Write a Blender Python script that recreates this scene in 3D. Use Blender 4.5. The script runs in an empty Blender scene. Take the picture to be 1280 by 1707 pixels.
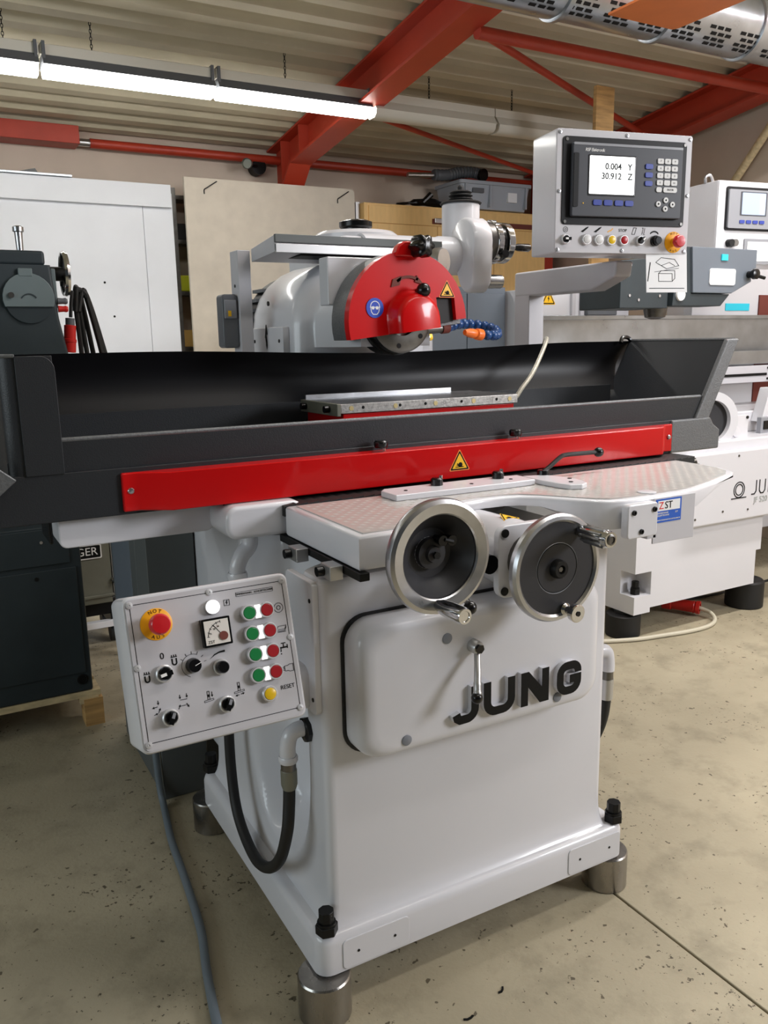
import bpy, bmesh, math, random
from mathutils import Vector, Matrix
random.seed(7)
S = bpy.context.scene
COL = S.collection
PI = math.pi

# ---------------- camera ----------------
PITCH, ROLL, YAW = 0.20383, -0.018418, 0.50548
fw = Vector((math.sin(YAW)*math.cos(PITCH), math.cos(YAW)*math.cos(PITCH), -math.sin(PITCH)))
r0 = Vector((math.cos(YAW), -math.sin(YAW), 0)); u0 = r0.cross(fw)
rt = r0*math.cos(ROLL)+u0*math.sin(ROLL); up = -r0*math.sin(ROLL)+u0*math.cos(ROLL)
cam = bpy.data.cameras.new('camera'); camo = bpy.data.objects.new('camera', cam); COL.objects.link(camo)
m = Matrix((rt, up, -fw)).transposed().to_4x4(); m.translation = Vector((-0.653, -1.520, 1.55))
camo.matrix_world = m
cam.sensor_fit = 'VERTICAL'; cam.sensor_height = 36.0; cam.sensor_width = 27.0
cam.lens = 1381.5/1707*36.0; cam.clip_start = 0.05; cam.clip_end = 100
S.camera = camo

# ---------------- world, lights, exposure ----------------
w = bpy.data.worlds.new('world'); S.world = w; w.use_nodes = True
w.node_tree.nodes['Background'].inputs[0].default_value = (0.80, 0.92, 1.0, 1)
w.node_tree.nodes['Background'].inputs[1].default_value = 0.04
S.view_settings.view_transform = 'Standard'; S.view_settings.look = 'None'
S.view_settings.gamma = 1.0; S.view_settings.use_curve_mapping = False
S.view_settings.exposure = 0.0
def area(name, loc, target, sx, sy, power, col=(1, 1, 1)):
    l = bpy.data.lights.new(name, 'AREA'); l.shape = 'RECTANGLE'; l.size = sx; l.size_y = sy
    l.energy = power; l.color = col
    o = bpy.data.objects.new(name, l); COL.objects.link(o); o.location = loc
    o.rotation_euler = (Vector(target)-Vector(loc)).to_track_quat('-Z', 'Y').to_euler()
    return o
area('daylight_window_right', (4.75, -3.1, 2.85), (0.6, 0.0, 0.8), 2.2, 1.3, 300, (0.94, 0.955, 1.0))
area('daylight_window_left', (-4.6, 0.0, 1.9), (0.0, 0.4, 1.1), 3.2, 1.4, 70, (0.84, 0.95, 1.0))
area('fluorescent_row_front', (2.3, -1.2, 3.7), (2.3, -1.2, 0), 4.2, 0.25, 48, (1.0, 0.97, 0.92))
area('fluorescent_row_middle', (2.9, 0.55, 3.5), (2.9, 0.55, 0), 3.6, 0.2, 120, (1.0, 0.97, 0.94))
area('added_fill_left', (-2.6, 2.9, 3.25), (-2.6, 2.9, 0), 2.6, 0.2, 16, (1.0, 0.98, 0.95))  # added unseen fill lamp, brightens the motor, boards and upper left faces

# ---------------- helpers ----------------
def srgb(r, g, b):
    f = lambda c: (c/255/12.92 if c/255 <= .04045 else ((c/255+.055)/1.055)**2.4)
    return (f(r), f(g), f(b))
MATS = {}
def mat(name, col, rough=.5, metal=0.0, var=0.0, scale=8.0, bump=0.0, bscale=60.0, coat=0.0, emit=0.0, spec=.5, stretch=None, rvar=0.0):
    mt = bpy.data.materials.new(name); mt.use_nodes = True; MATS[name] = mt
    nt = mt.node_tree; N = nt.nodes; L = nt.links; P = N['Principled BSDF']
    P.inputs['Base Color'].default_value = (*col, 1); P.inputs['Roughness'].default_value = rough
    P.inputs['Metallic'].default_value = metal; P.inputs['Coat Weight'].default_value = coat
    P.inputs['Coat Roughness'].default_value = .08; P.inputs['Specular IOR Level'].default_value = spec
    if emit:
        P.inputs['Emission Color'].default_value = (*col, 1); P.inputs['Emission Strength'].default_value = emit
    if var or bump or rvar:
        tc = N.new('ShaderNodeTexCoord'); mp = N.new('ShaderNodeMapping'); L.new(tc.outputs['Object'], mp.inputs[0])
        if stretch: mp.inputs['Scale'].default_value = stretch
    if var or rvar:
        nz = N.new('ShaderNodeTexNoise'); nz.inputs['Scale'].default_value = scale; nz.inputs['Detail'].default_value = 6
        L.new(mp.outputs[0], nz.inputs['Vector'])
    if var:
        rp = N.new('ShaderNodeValToRGB'); L.new(nz.outputs['Fac'], rp.inputs[0])
        rp.color_ramp.elements[0].position = .3; rp.color_ramp.elements[1].position = .7
        rp.color_ramp.elements[0].color = (*[max(0, c*(1-var)) for c in col], 1)
        rp.color_ramp.elements[1].color = (*[min(1, c*(1+var)) for c in col], 1)
        L.new(rp.outputs[0], P.inputs['Base Color'])
    if rvar:
        mr = N.new('ShaderNodeMapRange'); mr.inputs['To Min'].default_value = max(0, rough-rvar); mr.inputs['To Max'].default_value = min(1, rough+rvar)
        L.new(nz.outputs['Fac'], mr.inputs['Value']); L.new(mr.outputs[0], P.inputs['Roughness'])
    if bump:
        n2 = N.new('ShaderNodeTexNoise'); n2.inputs['Scale'].default_value = bscale; n2.inputs['Detail'].default_value = 4
        L.new(mp.outputs[0], n2.inputs['Vector'])
        b = N.new('ShaderNodeBump'); b.inputs['Strength'].default_value = bump; b.inputs['Distance'].default_value = .002
        L.new(n2.outputs['Fac'], b.inputs['Height']); L.new(b.outputs[0], P.inputs['Normal'])
    return mt

def rrect(x0, x1, y0, y1, r, n=5):
    out = []
    for cx, cy, a in ((x1-r, y1-r, 0), (x0+r, y1-r, 90), (x0+r, y0+r, 180), (x1-r, y0+r, 270)):
        for k in range(n+1):
            t = math.radians(a+90*k/n); out.append((cx+r*math.cos(t), cy+r*math.sin(t)))
    return out
def circ(cx, cy, r, n=24, a0=0, a1=360, end=False):
    k = n+1 if end else n
    return [(cx+r*math.cos(math.radians(a0+(a1-a0)*i/n)), cy+r*math.sin(math.radians(a0+(a1-a0)*i/n))) for i in range(k)]
def smooth_path(pts, sub=6):
    P = [Vector(p) for p in pts]; out = []
    for i in range(len(P)-1):
        p0 = P[max(i-1, 0)]; p1 = P[i]; p2 = P[i+1]; p3 = P[min(i+2, len(P)-1)]
        for k in range(sub):
            t = k/sub
            out.append(.5*((2*p1)+(-p0+p2)*t+(2*p0-5*p1+4*p2-p3)*t*t+(-p0+3*p1-3*p2+p3)*t**3))
    out.append(P[-1]); return out
def ribbon(pts, w):
    """closed 2d polygon: a stroke of width w along an open polyline with mitred joints"""
    P = [Vector(p) for p in pts]; Lf = []; Rt = []
    for i, p in enumerate(P):
        d1 = (P[i]-P[i-1]).normalized() if i > 0 else (P[1]-P[0]).normalized()
        d2 = (P[i+1]-P[i]).normalized() if i < len(P)-1 else d1
        n1 = Vector((-d1.y, d1.x)); n2 = Vector((-d2.y, d2.x)); nn = (n1+n2)
        nn = nn.normalized() if nn.length > 1e-6 else n1
        k = w/2/max(.35, nn.dot(n1)); Lf.append(p+nn*k); Rt.append(p-nn*k)
    return [(v.x, v.y) for v in Lf]+[(v.x, v.y) for v in reversed(Rt)]
AX = {'x': lambda a, b, h: Vector((h, a, b)), 'y': lambda a, b, h: Vector((a, h, b)), 'z': lambda a, b, h: Vector((a, b, h))}
WP = {}
TXT = {}
class G:
    def __init__(s, m=None):
        s.v = []; s.f = []; s.m = m or Matrix.Identity(4)
    def add(s, vs, fs):
        b = len(s.v); s.v += [s.m @ Vector(v) for v in vs]; s.f += [tuple(b+i for i in f) for f in fs]; return s
    def box(s, x0, x1, y0, y1, z0, z1):
        return s.add([(x, y, z) for z in (z0, z1) for y in (y0, y1) for x in (x0, x1)],
                     [(0, 2, 3, 1), (4, 5, 7, 6), (0, 1, 5, 4), (1, 3, 7, 5), (3, 2, 6, 7), (2, 0, 4, 6)])
    def loft(s, rings, caps=True, closed=False):
        n = len(rings[0]); vs = [p for r in rings for p in r]; fs = []
        R = len(rings)
        for i in range(R if closed else R-1):
            j = (i+1) % R
            for k in range(n):
                l = (k+1) % n; fs.append((i*n+k, i*n+l, j*n+l, j*n+k))
        if caps and not closed: fs += [tuple(reversed(range(n))), tuple((R-1)*n+k for k in range(n))]
        return s.add(vs, fs)
    def prism(s, poly, axis, a0, a1):
        f = AX[axis]; return s.loft([[f(a, b, a0) for a, b in poly], [f(a, b, a1) for a, b in poly]])
    def sheet(s, outer, inner, axis, a0, a1):
        f = AX[axis]; n = len(outer)
        vs = [f(a, b, h) for h in (a0, a1) for ring in (outer, inner) for a, b in ring]; fs = []
        for k in range(n):
            l = (k+1) % n
            fs += [(k, l, n+l, n+k), (2*n+k, 3*n+k, 3*n+l, 2*n+l), (k, 2*n+k, 2*n+l, l), (n+k, n+l, 3*n+l, 3*n+k)]
        return s.add(vs, fs)
    def cyl(s, p0, p1, r0, r1=None, n=24):
        r1 = r0 if r1 is None else r1; p0 = Vector(p0); p1 = Vector(p1); d = (p1-p0).normalized()
        a = d.orthogonal().normalized(); b = d.cross(a)
        rg = lambda p, r: [p+a*(r*math.cos(2*PI*k/n))+b*(r*math.sin(2*PI*k/n)) for k in range(n)]
        return s.loft([rg(p0, r0), rg(p1, r1)])
    def lathe(s, prof, o, d, n=32, closed=False):
        o = Vector(o); d = Vector(d).normalized(); a = d.orthogonal().normalized(); b = d.cross(a)
        rings = [[o+d*h+a*(max(r, 1e-5)*math.cos(2*PI*k/n))+b*(max(r, 1e-5)*math.sin(2*PI*k/n)) for k in range(n)] for r, h in prof]
        return s.loft(rings, caps=not closed, closed=closed)
    def tube(s, pts, r, n=10, sub=6, smooth=True):
        P = smooth_path(pts, sub) if smooth else [Vector(p) for p in pts]
        rings = []; a = None
        for i, p in enumerate(P):
            d = (P[min(i+1, len(P)-1)]-P[max(i-1, 0)]).normalized()
            a = d.orthogonal().normalized() if a is None else (a-d*a.dot(d)).normalized()
            b = d.cross(a); rr = r[i*len(r)//len(P)] if isinstance(r, (list, tuple)) else r
            rings.append([p+a*(rr*math.cos(2*PI*k/n))+b*(rr*math.sin(2*PI*k/n)) for k in range(n)])
        return s.loft(rings)
    def sph(s, c, r, n=16, sc=(1, 1, 1)):
        c = Vector(c); rings = []
        for i in range(1, n//2):
            t = PI*i/(n//2)
            rings.append([c+Vector((sc[0]*r*math.sin(t)*math.cos(2*PI*k/n), sc[1]*r*math.sin(t)*math.sin(2*PI*k/n), sc[2]*r*math.cos(t))) for k in range(n)])
        b = len(s.v); s.loft(rings, caps=False)
        t0 = len(s.v); s.v += [s.m @ (c+Vector((0, 0, sc[2]*r))), s.m @ (c-Vector((0, 0, sc[2]*r)))]
        R = len(rings)
        for k in range(n):
            l = (k+1) % n; s.f += [(t0, b+k, b+l), (t0+1, b+(R-1)*n+l, b+(R-1)*n+k)]
        return s
    def text(s, txt, size, mtx, ext=.0004, align='CENTER', shear=0, space=1.0, bold=0.0):
        key = (txt, size, ext, align, shear, space, bold)
        if key not in TXT:
            cu = bpy.data.curves.new('t', 'FONT'); cu.body = txt; cu.size = size; cu.extrude = ext
            cu.align_x = align; cu.align_y = 'CENTER'; cu.resolution_u = 3; cu.shear = shear; cu.space_character = space; cu.offset = bold
            ob = bpy.data.objects.new('t', cu); COL.objects.link(ob)
            bpy.context.view_layer.update()
            me = ob.evaluated_get(bpy.context.evaluated_depsgraph_get()).to_mesh()
            TXT[key] = ([v.co.copy() for v in me.vertices], [tuple(p.vertices) for p in me.polygons])
            bpy.data.objects.remove(ob); bpy.data.curves.remove(cu)
        vs, fs = TXT[key]
        return s.add([mtx @ v for v in vs], fs)
    def build(s, name, mt, parent=None, bev=0.0, seg=2, ang=35, smooth=True, label=None, cat=None, group=None, kind=None, solid=0.0):
        me = bpy.data.meshes.new(name)
        lo = Vector([min(v[i] for v in s.v) for i in range(3)]); hi = Vector([max(v[i] for v in s.v) for i in range(3)])
        c = (lo+hi)/2
        if parent is None: c.z = lo.z
        me.from_pydata([v-c for v in s.v], [], s.f)
        bm = bmesh.new(); bm.from_mesh(me); bmesh.ops.remove_doubles(bm, verts=bm.verts, dist=1e-6)
        bmesh.ops.recalc_face_normals(bm, faces=bm.faces); bm.to_mesh(me); bm.free()
        if smooth:
            me.polygons.foreach_set('use_smooth', [True]*len(me.polygons)); me.set_sharp_from_angle(angle=math.radians(ang))
        me.materials.append(MATS[mt] if isinstance(mt, str) else mt)
        o = bpy.data.objects.new(name, me); COL.objects.link(o)
        link(o, parent, c)
        if solid:
            sm = o.modifiers.new('thickness', 'SOLIDIFY'); sm.thickness = solid; sm.offset = 0
        if bev:
            b = o.modifiers.new('edge', 'BEVEL'); b.width = bev; b.segments = seg; b.limit_method = 'ANGLE'
            b.angle_limit = math.radians(40); b.harden_normals = True
        if label: o['label'] = label
        if cat: o['category'] = cat
        if group: o['group'] = group
        if kind: o['kind'] = kind
        return o
def link(o, parent, c):
    c = Vector(c); WP[o.name] = c
    if parent is None: o.location = c
    else:
        o.parent = parent; o.location = c-WP[parent.name]
def thing(name, loc, label, cat, group=None):
    o = bpy.data.objects.new(name, None); o.empty_display_size = .05; COL.objects.link(o); link(o, None, loc)
    o['label'] = label; o['category'] = cat
    if group: o['group'] = group
    return o
def dup(o, delta, parent='same', label=None, kids=True):
    c = o.copy(); COL.objects.link(c)
    p = o.parent if parent == 'same' else parent
    link(c, p, WP[o.name]+Vector(delta))
    if label: c['label'] = label
    if kids:
        for k in [x for x in o.children if x is not c]: dup(k, delta, c)
    return c
def TM(c, rz=0, rx=0, ry=0):
    return Matrix.Translation(Vector(c)) @ Matrix.Rotation(rz, 4, 'Z') @ Matrix.Rotation(rx, 4, 'X') @ Matrix.Rotation(ry, 4, 'Y')
FRONT = Matrix.Rotation(PI/2, 4, 'X')      # text plane xy -> xz, facing -y
def TP(x, y, z): return Matrix.Translation((x, y, z)) @ FRONT

# ---------------- materials ----------------
mat('paint_white', srgb(207, 207, 212), .34, coat=.35, var=.02, scale=3)
mat('paint_panel', srgb(190, 189, 194), .42, var=.02, scale=5)
mat('paint_tray', srgb(42, 44, 47), .4, bump=.25, bscale=350, spec=.3)
mat('paint_hammer', srgb(105, 107, 109), .4, metal=.35, bump=.5, bscale=260, var=.15, scale=150)
mat('paint_red', srgb(200, 10, 13), .3, coat=.4, spec=.25)
mat('rubber', srgb(15, 15, 16), .6)
mat('rubber_sheet', srgb(12, 12, 15), .38, var=.1, scale=4, spec=.2)
mat('black_plastic', srgb(11, 11, 12), .25, spec=.4)
mat('black_steel', srgb(20, 20, 20), .45, metal=.2, spec=.3, var=.2, scale=30)
mat('satin_chrome', srgb(212, 212, 214), .42, metal=.6)
mat('chrome', srgb(205, 205, 205), .14, metal=1, rvar=.05, scale=20)
mat('steel', srgb(190, 191, 194), .3, metal=1, var=.08, scale=25, rvar=.08)
mat('steel_dark', srgb(110, 108, 105), .35, metal=1, var=.15, scale=30)
mat('steel_block', srgb(156, 152, 147), .28, metal=.95, var=.22, scale=14, bump=.25, bscale=90, stretch=(1, 1, .35), rvar=.12)
mat('scraped_steel', srgb(175, 172, 168), .36, metal=.9, var=.3, scale=120, bump=.2, bscale=200)
mat('brass', srgb(196, 178, 130), .4, metal=.8)
mat('alu', srgb(190, 190, 190), .38, metal=.9)
mat('wheel_grey', srgb(52, 52, 55), .4, spec=.3)
mat('tread', srgb(186, 182, 178), .22, coat=.4, var=.04, scale=30)
mat('bolt_cap', srgb(120, 124, 132), .5)
mat('yellow_sign', srgb(245, 190, 20), .4)
mat('yellow_plastic', srgb(235, 165, 20), .4)
mat('yellow_button', srgb(225, 185, 30), .3)
mat('orange_sign', srgb(250, 140, 60), .4)
mat('print_black', srgb(10, 10, 10), .6, spec=.2)
mat('print_grey', srgb(150, 155, 150), .5)
mat('print_white', srgb(235, 235, 235), .5)
mat('button_green', srgb(14, 120, 60), .35)
mat('button_red', srgb(160, 20, 30), .35)
mat('estop_red', srgb(196, 20, 30), .35, coat=.3)
mat('lamp_white', (1, 1, 1), .4, emit=1.4)
mat('meter_face', srgb(222, 218, 212), .5)
mat('sign_blue', srgb(30, 70, 190), .35)
mat('label_blue', srgb(30, 90, 190), .4)
mat('label_red', srgb(215, 40, 40), .4)
mat('hose_blue', srgb(28, 72, 130), .3, coat=.2)
mat('hose_orange', srgb(250, 120, 40), .35)
mat('dro_body', srgb(70, 72, 78), .42, spec=.3)
mat('dro_frame', srgb(16, 16, 18), .45, spec=.25)
mat('dro_light', srgb(136, 138, 144), .35)
mat('key_grey', srgb(205, 205, 205), .4)
mat('key_blue', srgb(40, 60, 150), .35)
mat('screen', (1, 1, .99), .3, emit=1.6)
mat('screen_off', srgb(170, 185, 215), .15, coat=.5)
mat('screen_ink', srgb(60, 66, 66), .7, spec=.1)
mat('paper', srgb(235, 236, 238), .5)
mat('cable_grey', srgb(98, 108, 116), .5)
mat('cable_beige', srgb(190, 184, 165), .5)
mat('braid', srgb(190, 186, 172), .45, metal=.5, var=.3, scale=250)
mat('plug_red', srgb(196, 30, 24), .4)
mat('grey_plastic', srgb(92, 95, 100), .45)
mat('paint_dark', srgb(46, 54, 58), .48, spec=.3, var=.12, scale=6, bump=.1, bscale=120)
mat('paint_dark2', srgb(100, 112, 114), .45, var=.06, scale=10)
mat('paint_bluegrey', srgb(98, 106, 116), .5, var=.04, scale=4)
mat('cabinet_grey', srgb(84, 88, 88), .5, var=.05, scale=4)
mat('wood', srgb(190, 150, 95), .6, var=.25, scale=6, stretch=(1, 1, 8), bump=.15, bscale=40)
mat('wood_panel', srgb(236, 194, 126), .5, var=.06, scale=5, stretch=(6, 1, 1))
mat('pallet_wood', srgb(205, 185, 145), .7, var=.2, scale=8, stretch=(2, 6, 6), bump=.3, bscale=50)
mat('wall_paint', srgb(200, 184, 168), .85, var=.05, scale=3, bump=.1, bscale=80)
mat('board_white', srgb(226, 228, 232), .6, var=.03, scale=3)
mat('board_beige', srgb(206, 196, 180), .8, var=.06, scale=9, bump=.15, bscale=60)
mat('roof_sheet', srgb(196, 187, 163), .55, var=.08, scale=3)
mat('steel_orange', srgb(176, 56, 34), .45, var=.08, scale=5)
mat('plate_orange', srgb(216, 120, 62), .5, var=.06, scale=6)
mat('galvanised', srgb(170, 176, 182), .3, metal=.9, var=.12, scale=8, rvar=.08)
mat('lamp_body', srgb(214, 210, 198), .45)
mat('tube_lit', (1, .98, .94), .4, emit=17)
mat('crate_grey', srgb(165, 171, 180), .5)
mat('case_olive', srgb(120, 120, 108), .4, metal=.3, var=.1, scale=10)
mat('crate_yellow', srgb(200, 205, 40), .5)
mat('crate_tan', srgb(205, 165, 90), .6)
mat('cyan', srgb(40, 200, 225), .5)
mat('rust', srgb(110, 50, 40), .7)
mat('joint_dark', srgb(35, 32, 26), .9)
mat('gold', srgb(255, 205, 60), .35, emit=.3)

def floor_material():
    mt = bpy.data.materials.new('concrete'); mt.use_nodes = True; MATS['concrete'] = mt
    nt = mt.node_tree; N = nt.nodes; L = nt.links; P = N['Principled BSDF']
    tc = N.new('ShaderNodeTexCoord')
    def noise(sc, det, rough=.55):
        n = N.new('ShaderNodeTexNoise'); n.inputs['Scale'].default_value = sc; n.inputs['Detail'].default_value = det
        n.inputs['Roughness'].default_value = rough; L.new(tc.outputs['Object'], n.inputs['Vector']); return n
    def ramp(src, p0, c0, p1, c1):
        r = N.new('ShaderNodeValToRGB'); L.new(src, r.inputs[0]); e = r.color_ramp.elements
        e[0].position = p0; e[1].position = p1; e[0].color = (*c0, 1); e[1].color = (*c1, 1); return r
    def mul(a, b):
        x = N.new('ShaderNodeMix'); x.data_type = 'RGBA'; x.blend_type = 'MULTIPLY'; x.inputs[0].default_value = 1
        L.new(a, x.inputs[6]); L.new(b, x.inputs[7]); return x.outputs[2]
    big = noise(1.3, 5); base = ramp(big.outputs['Fac'], .3, srgb(146, 137, 115), .7, srgb(174, 164, 140))
    mid = noise(6, 6, .65); mr = ramp(mid.outputs['Fac'], .28, (.72, .72, .71), .5, (1, 1, 1))
    # scattered small pits and grit
    spk = noise(55, 3, .7); reg = noise(2.2, 3)
    mth = N.new('ShaderNodeMath'); mth.operation = 'MULTIPLY_ADD'; L.new(reg.outputs['Fac'], mth.inputs[0]); mth.inputs[1].default_value = .35; L.new(spk.outputs['Fac'], mth.inputs[2])
    sr = ramp(mth.outputs[0], .490, (.22, .20, .17), .510, (1, 1, 1))
    sp2 = noise(30, 2, .5); s2 = ramp(sp2.outputs['Fac'], .262, (.3, .28, .25), .278, (1, 1, 1))
    c = mul(mul(mul(base.outputs[0], mr.outputs[0]), sr.outputs[0]), s2.outputs[0])
    L.new(c, P.inputs['Base Color']); P.inputs['Roughness'].default_value = .62
    b = N.new('ShaderNodeBump'); b.inputs['Strength'].default_value = .35; b.inputs['Distance'].default_value = .004
    ad = N.new('ShaderNodeMath'); ad.operation = 'MULTIPLY_ADD'; L.new(sr.outputs[0], ad.inputs[0]); ad.inputs[1].default_value = .6; L.new(noise(90, 4).outputs['Fac'], ad.inputs[2])
    L.new(ad.outputs[0], b.inputs['Height']); L.new(b.outputs[0], P.inputs['Normal'])
floor_material()

def triangle_sign(parent, M, h, icon='hand', rim='yellow_sign', name='warning_sticker'):
    """triangular warning sticker in the local xz plane of M, facing -y; h = height"""
    a = h/1.732*1.0
    tri = lambda k, o: [(-a*k, -h/3*k), (a*k, -h/3*k), (0, 2*h/3*k)]
    def rt_(k, r):
        P = [Vector(p) for p in tri(k, 0)]; out = []
        for i in range(3):
            p = P[i]; q0 = (P[i-1]-p).normalized(); q1 = (P[(i+1) % 3]-p).normalized()
            out += [tuple(p+q0*r), tuple(p+(q0+q1)*r*.35), tuple(p+q1*r)]
        return out
    o = G(M).prism(rt_(1.12, h*.08), 'y', -.0006, .0004).build(name, rim, parent, smooth=False)
    g = G(M).prism(rt_(1.0, h*.06), 'y', -.0009, -.0006)
    g.build('sign_border', 'print_black', o, smooth=False)
    G(M).prism(rt_(.78, h*.03), 'y', -.0012, -.0009).build('sign_field', 'yellow_sign', o, smooth=False)
    g = G(M)
    if icon == 'hand':
        g.prism([(x*h, z*h) for x, z in circ(.04, -.07, .13, 12)], 'y', -.0015, -.0012)
        g.prism([(x*h, z*h) for x, z in ((-.26, -.2), (.24, -.2), (.24, -.155), (-.26, -.155))], 'y', -.0015, -.0012)
        g.prism([(x*h, z*h) for x, z in ribbon([(-.14, .02), (-.1, -.1), (0, -.12)], .05)], 'y', -.0015, -.0012)
        g.prism([(x*h, z*h) for x, z in ribbon([(-.2, -.07), (-.05, -.1)], .035)], 'y', -.0015, -.0012)
    else:
        g.prism([(x*h, z*h) for x, z in ((.06, .3), (-.1, .0), (-.01, .02), (-.04, -.2), (.1, .08), (.01, .06), (.1, .3))], 'y', -.0015, -.0012)
    g.build('sign_symbol', 'print_black', o, smooth=False)
    return o
# ---------------- the hall ----------------
def struct(o): o['kind'] = 'structure'; return o
FX0, FX1, FY0, FY1 = -5.0, 4.95, -6.0, 5.2
fl = struct(G().box(FX0, FX1, FY0, FY1, -.12, -.03).build('floor', 'joint_dark', None, smooth=False))
G().box(FX0, .908, FY0, FY1, -.03, 0).build('concrete_slab', 'concrete', fl, bev=.003, smooth=False)
G().box(.915, FX1, FY0, FY1, -.03, 0).build('concrete_slab', 'concrete', fl, bev=.003, smooth=False)
struct(G().box(FX0, FX1, 5.2, 5.35, 0, 3.15).build('wall_back', 'wall_paint', None, smooth=False))
struct(G().box(4.95, 5.1, FY0, 5.35, 0, 4.7).build('wall_right', 'wall_paint', None, smooth=False))
def zroof(y, off=3.30): return off+.13*(3.45-y)
prof = []; y = 5.34
while y > FY0:
    for dy, dz in ((0, 0), (.07, 0), (.09, .035), (.105, .055), (.16, .055), (.175, .035), (.19, 0)):
        prof.append((y-dy, zroof(y-dy)+dz))
    y -= .195
seen = []
for p in prof:
    if not seen or abs(seen[-1][0]-p[0]) > 1e-4: seen.append(p)
poly = seen+[(a, b+.012) for a, b in reversed(seen)]
struct(G().prism(poly, 'x', FX0, 4.9).build('ceiling', 'roof_sheet', None, smooth=False))
def rafter(x0, x1, name):
    xm = (x0+x1)/2; low = lambda y: zroof(y, 3.06)
    path = [(FY0, low(FY0)), (4.72, low(4.72)), (4.95, 2.68), (4.95, 0)]
    tr = struct(G().prism(path+[(4.965, 0), (4.965, 2.685), (4.73, low(4.72)+.016), (FY0, low(FY0)+.015)], 'x', x0, x1).build(name, 'steel_orange', None, smooth=False))
    web = [(FY0, low(FY0)+.01), (4.72, low(4.72)+.01), (4.96, 2.685), (4.96, 0), (5.18, 0), (5.18, zroof(5.18)-.01), (FY0, zroof(FY0)-.01)]
    G().prism(web, 'x', xm-.005, xm+.005).build('beam_web', 'steel_orange', tr, smooth=False)
    G().prism([(FY0, zroof(FY0)-.02), (5.18, zroof(5.18)-.02), (5.18, zroof(5.18)-.005), (FY0, zroof(FY0)-.005)], 'x', x0, x1).build('top_flange', 'steel_orange', tr, smooth=False)
    for yy in (4.55, 4.9):
        G().box(x0+.01, x1-.01, yy, yy+.012, low(yy)-(.1 if yy > 4.7 else 0), zroof(yy)-.015).build('stiffener_plate', 'steel_orange', tr, smooth=False)
    return tr
rafter(2.03, 2.21, 'trim_1'); rafter(4.66, 4.84, 'trim_2')
struct(G().box(-2.0, .55, 5.0, 5.195, 2.955, 3.075).build('trim_3', 'steel_orange', None, bev=.004))
t = struct(G().cyl((.64, 5.12, 2.99), (4.9, 5.12, 2.99), .033).build('trim_4', 'steel_orange', None))
G().cyl((.55, 5.12, 2.99), (.65, 5.12, 2.99), .026).build('coupling_sleeve', 'steel', t)
t = struct(G().cyl((2.2, 2.5, 3.17), (4.7, 2.5, 3.17), .035).build('trim_5', 'steel_orange', None))
struct(G().cyl((2.19, 2.55, 3.215), (4.7, 3.64, 3.1), .022, n=12).build('trim_6', 'steel_orange', None))
struct(G().cyl((2.19, 3.79, 3.06), (4.7, 4.76, 2.96), .018, n=12).build('trim_7', 'steel_orange', None))
struct(G().cyl((4.9, 3.05, 2.58), (4.9, 2.55, 3.17), .03, n=12).build('trim_8', 'pallet_wood', None))

# ---------------- ceiling lamps ----------------
LY, LZ = 3.62, 2.985
LAMPS = [(-1.9, -.93, 1, 'leftmost lit fluorescent ceiling lamp, cut by the photo edge'), (-.93, .12, 1, 'lit fluorescent ceiling lamp above the upright white wall panel at the far left'),
         (.12, 1.09, 1, 'long lit fluorescent ceiling lamp in the middle of the glowing row'), (1.09, 2.14, 1, 'lit fluorescent ceiling lamp whose end touches the red rafter'),
         (2.14, 3.13, 0, 'unlit fluorescent ceiling lamp right of the red rafter'), (3.13, 4.15, 0, 'unlit fluorescent ceiling lamp partly hidden behind the display box')]
for i, (a, b, lit, lab) in enumerate(LAMPS):
    if i == 0: continue
    t = thing('ceiling_lamp', ((a+b)/2, LY, LZ), lab, 'lamp', 'suspended fluorescent lamps in one row')
    G().box(a+.003, b-.003, LY-.035, LY+.035, LZ+.1, LZ+.155).build('mounting_rail', 'lamp_body', t, bev=.004)
    G().prism([(LY-.035, LZ+.1), (LY+.035, LZ+.1), (LY+.075, LZ+.045), (LY-.075, LZ+.045)], 'x', a+.01, b-.01).build('reflector', 'lamp_body' if not lit else 'grey_plastic', t, smooth=False)  # darker on lit lamps: shading of the fixture side painted in
    G().prism([(LY-.07, LZ+.045), (LY+.07, LZ+.045), (LY+.06, LZ+.012), (LY+.035, LZ-.005), (LY-.035, LZ-.005), (LY-.06, LZ+.012)], 'x', a+.015, b-.015).build('diffuser', 'tube_lit' if lit else 'lamp_body', t, ang=50)
    for x in (a+.02, b-.02):
        if lit: G().box(x-.008, x+.008, LY-.05, LY+.05, LZ+.045, LZ+.165).build('end_bracket', 'grey_plastic', t, smooth=False)
    xc = {1: -.05, 2: .4, 3: 1.55, 4: 2.6, 5: 3.3}[i]
    g = G(); zt = zroof(LY)+.005; z = LZ+.155; k = 0
    while z < zt-.002:
        ax = Vector((.006, 0, 0)) if k % 2 else Vector((0, .006, 0))
        P = [Vector((xc, LY, z+.011))+ax*math.cos(q)+Vector((0, 0, .012*math.sin(q))) for q in [2*PI*j/8 for j in range(8)]]
        g.tube(P+[P[0]], .0022, n=5, smooth=False); z += .019; k += 1
    g.build('chain', 'black_steel', t)
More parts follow.
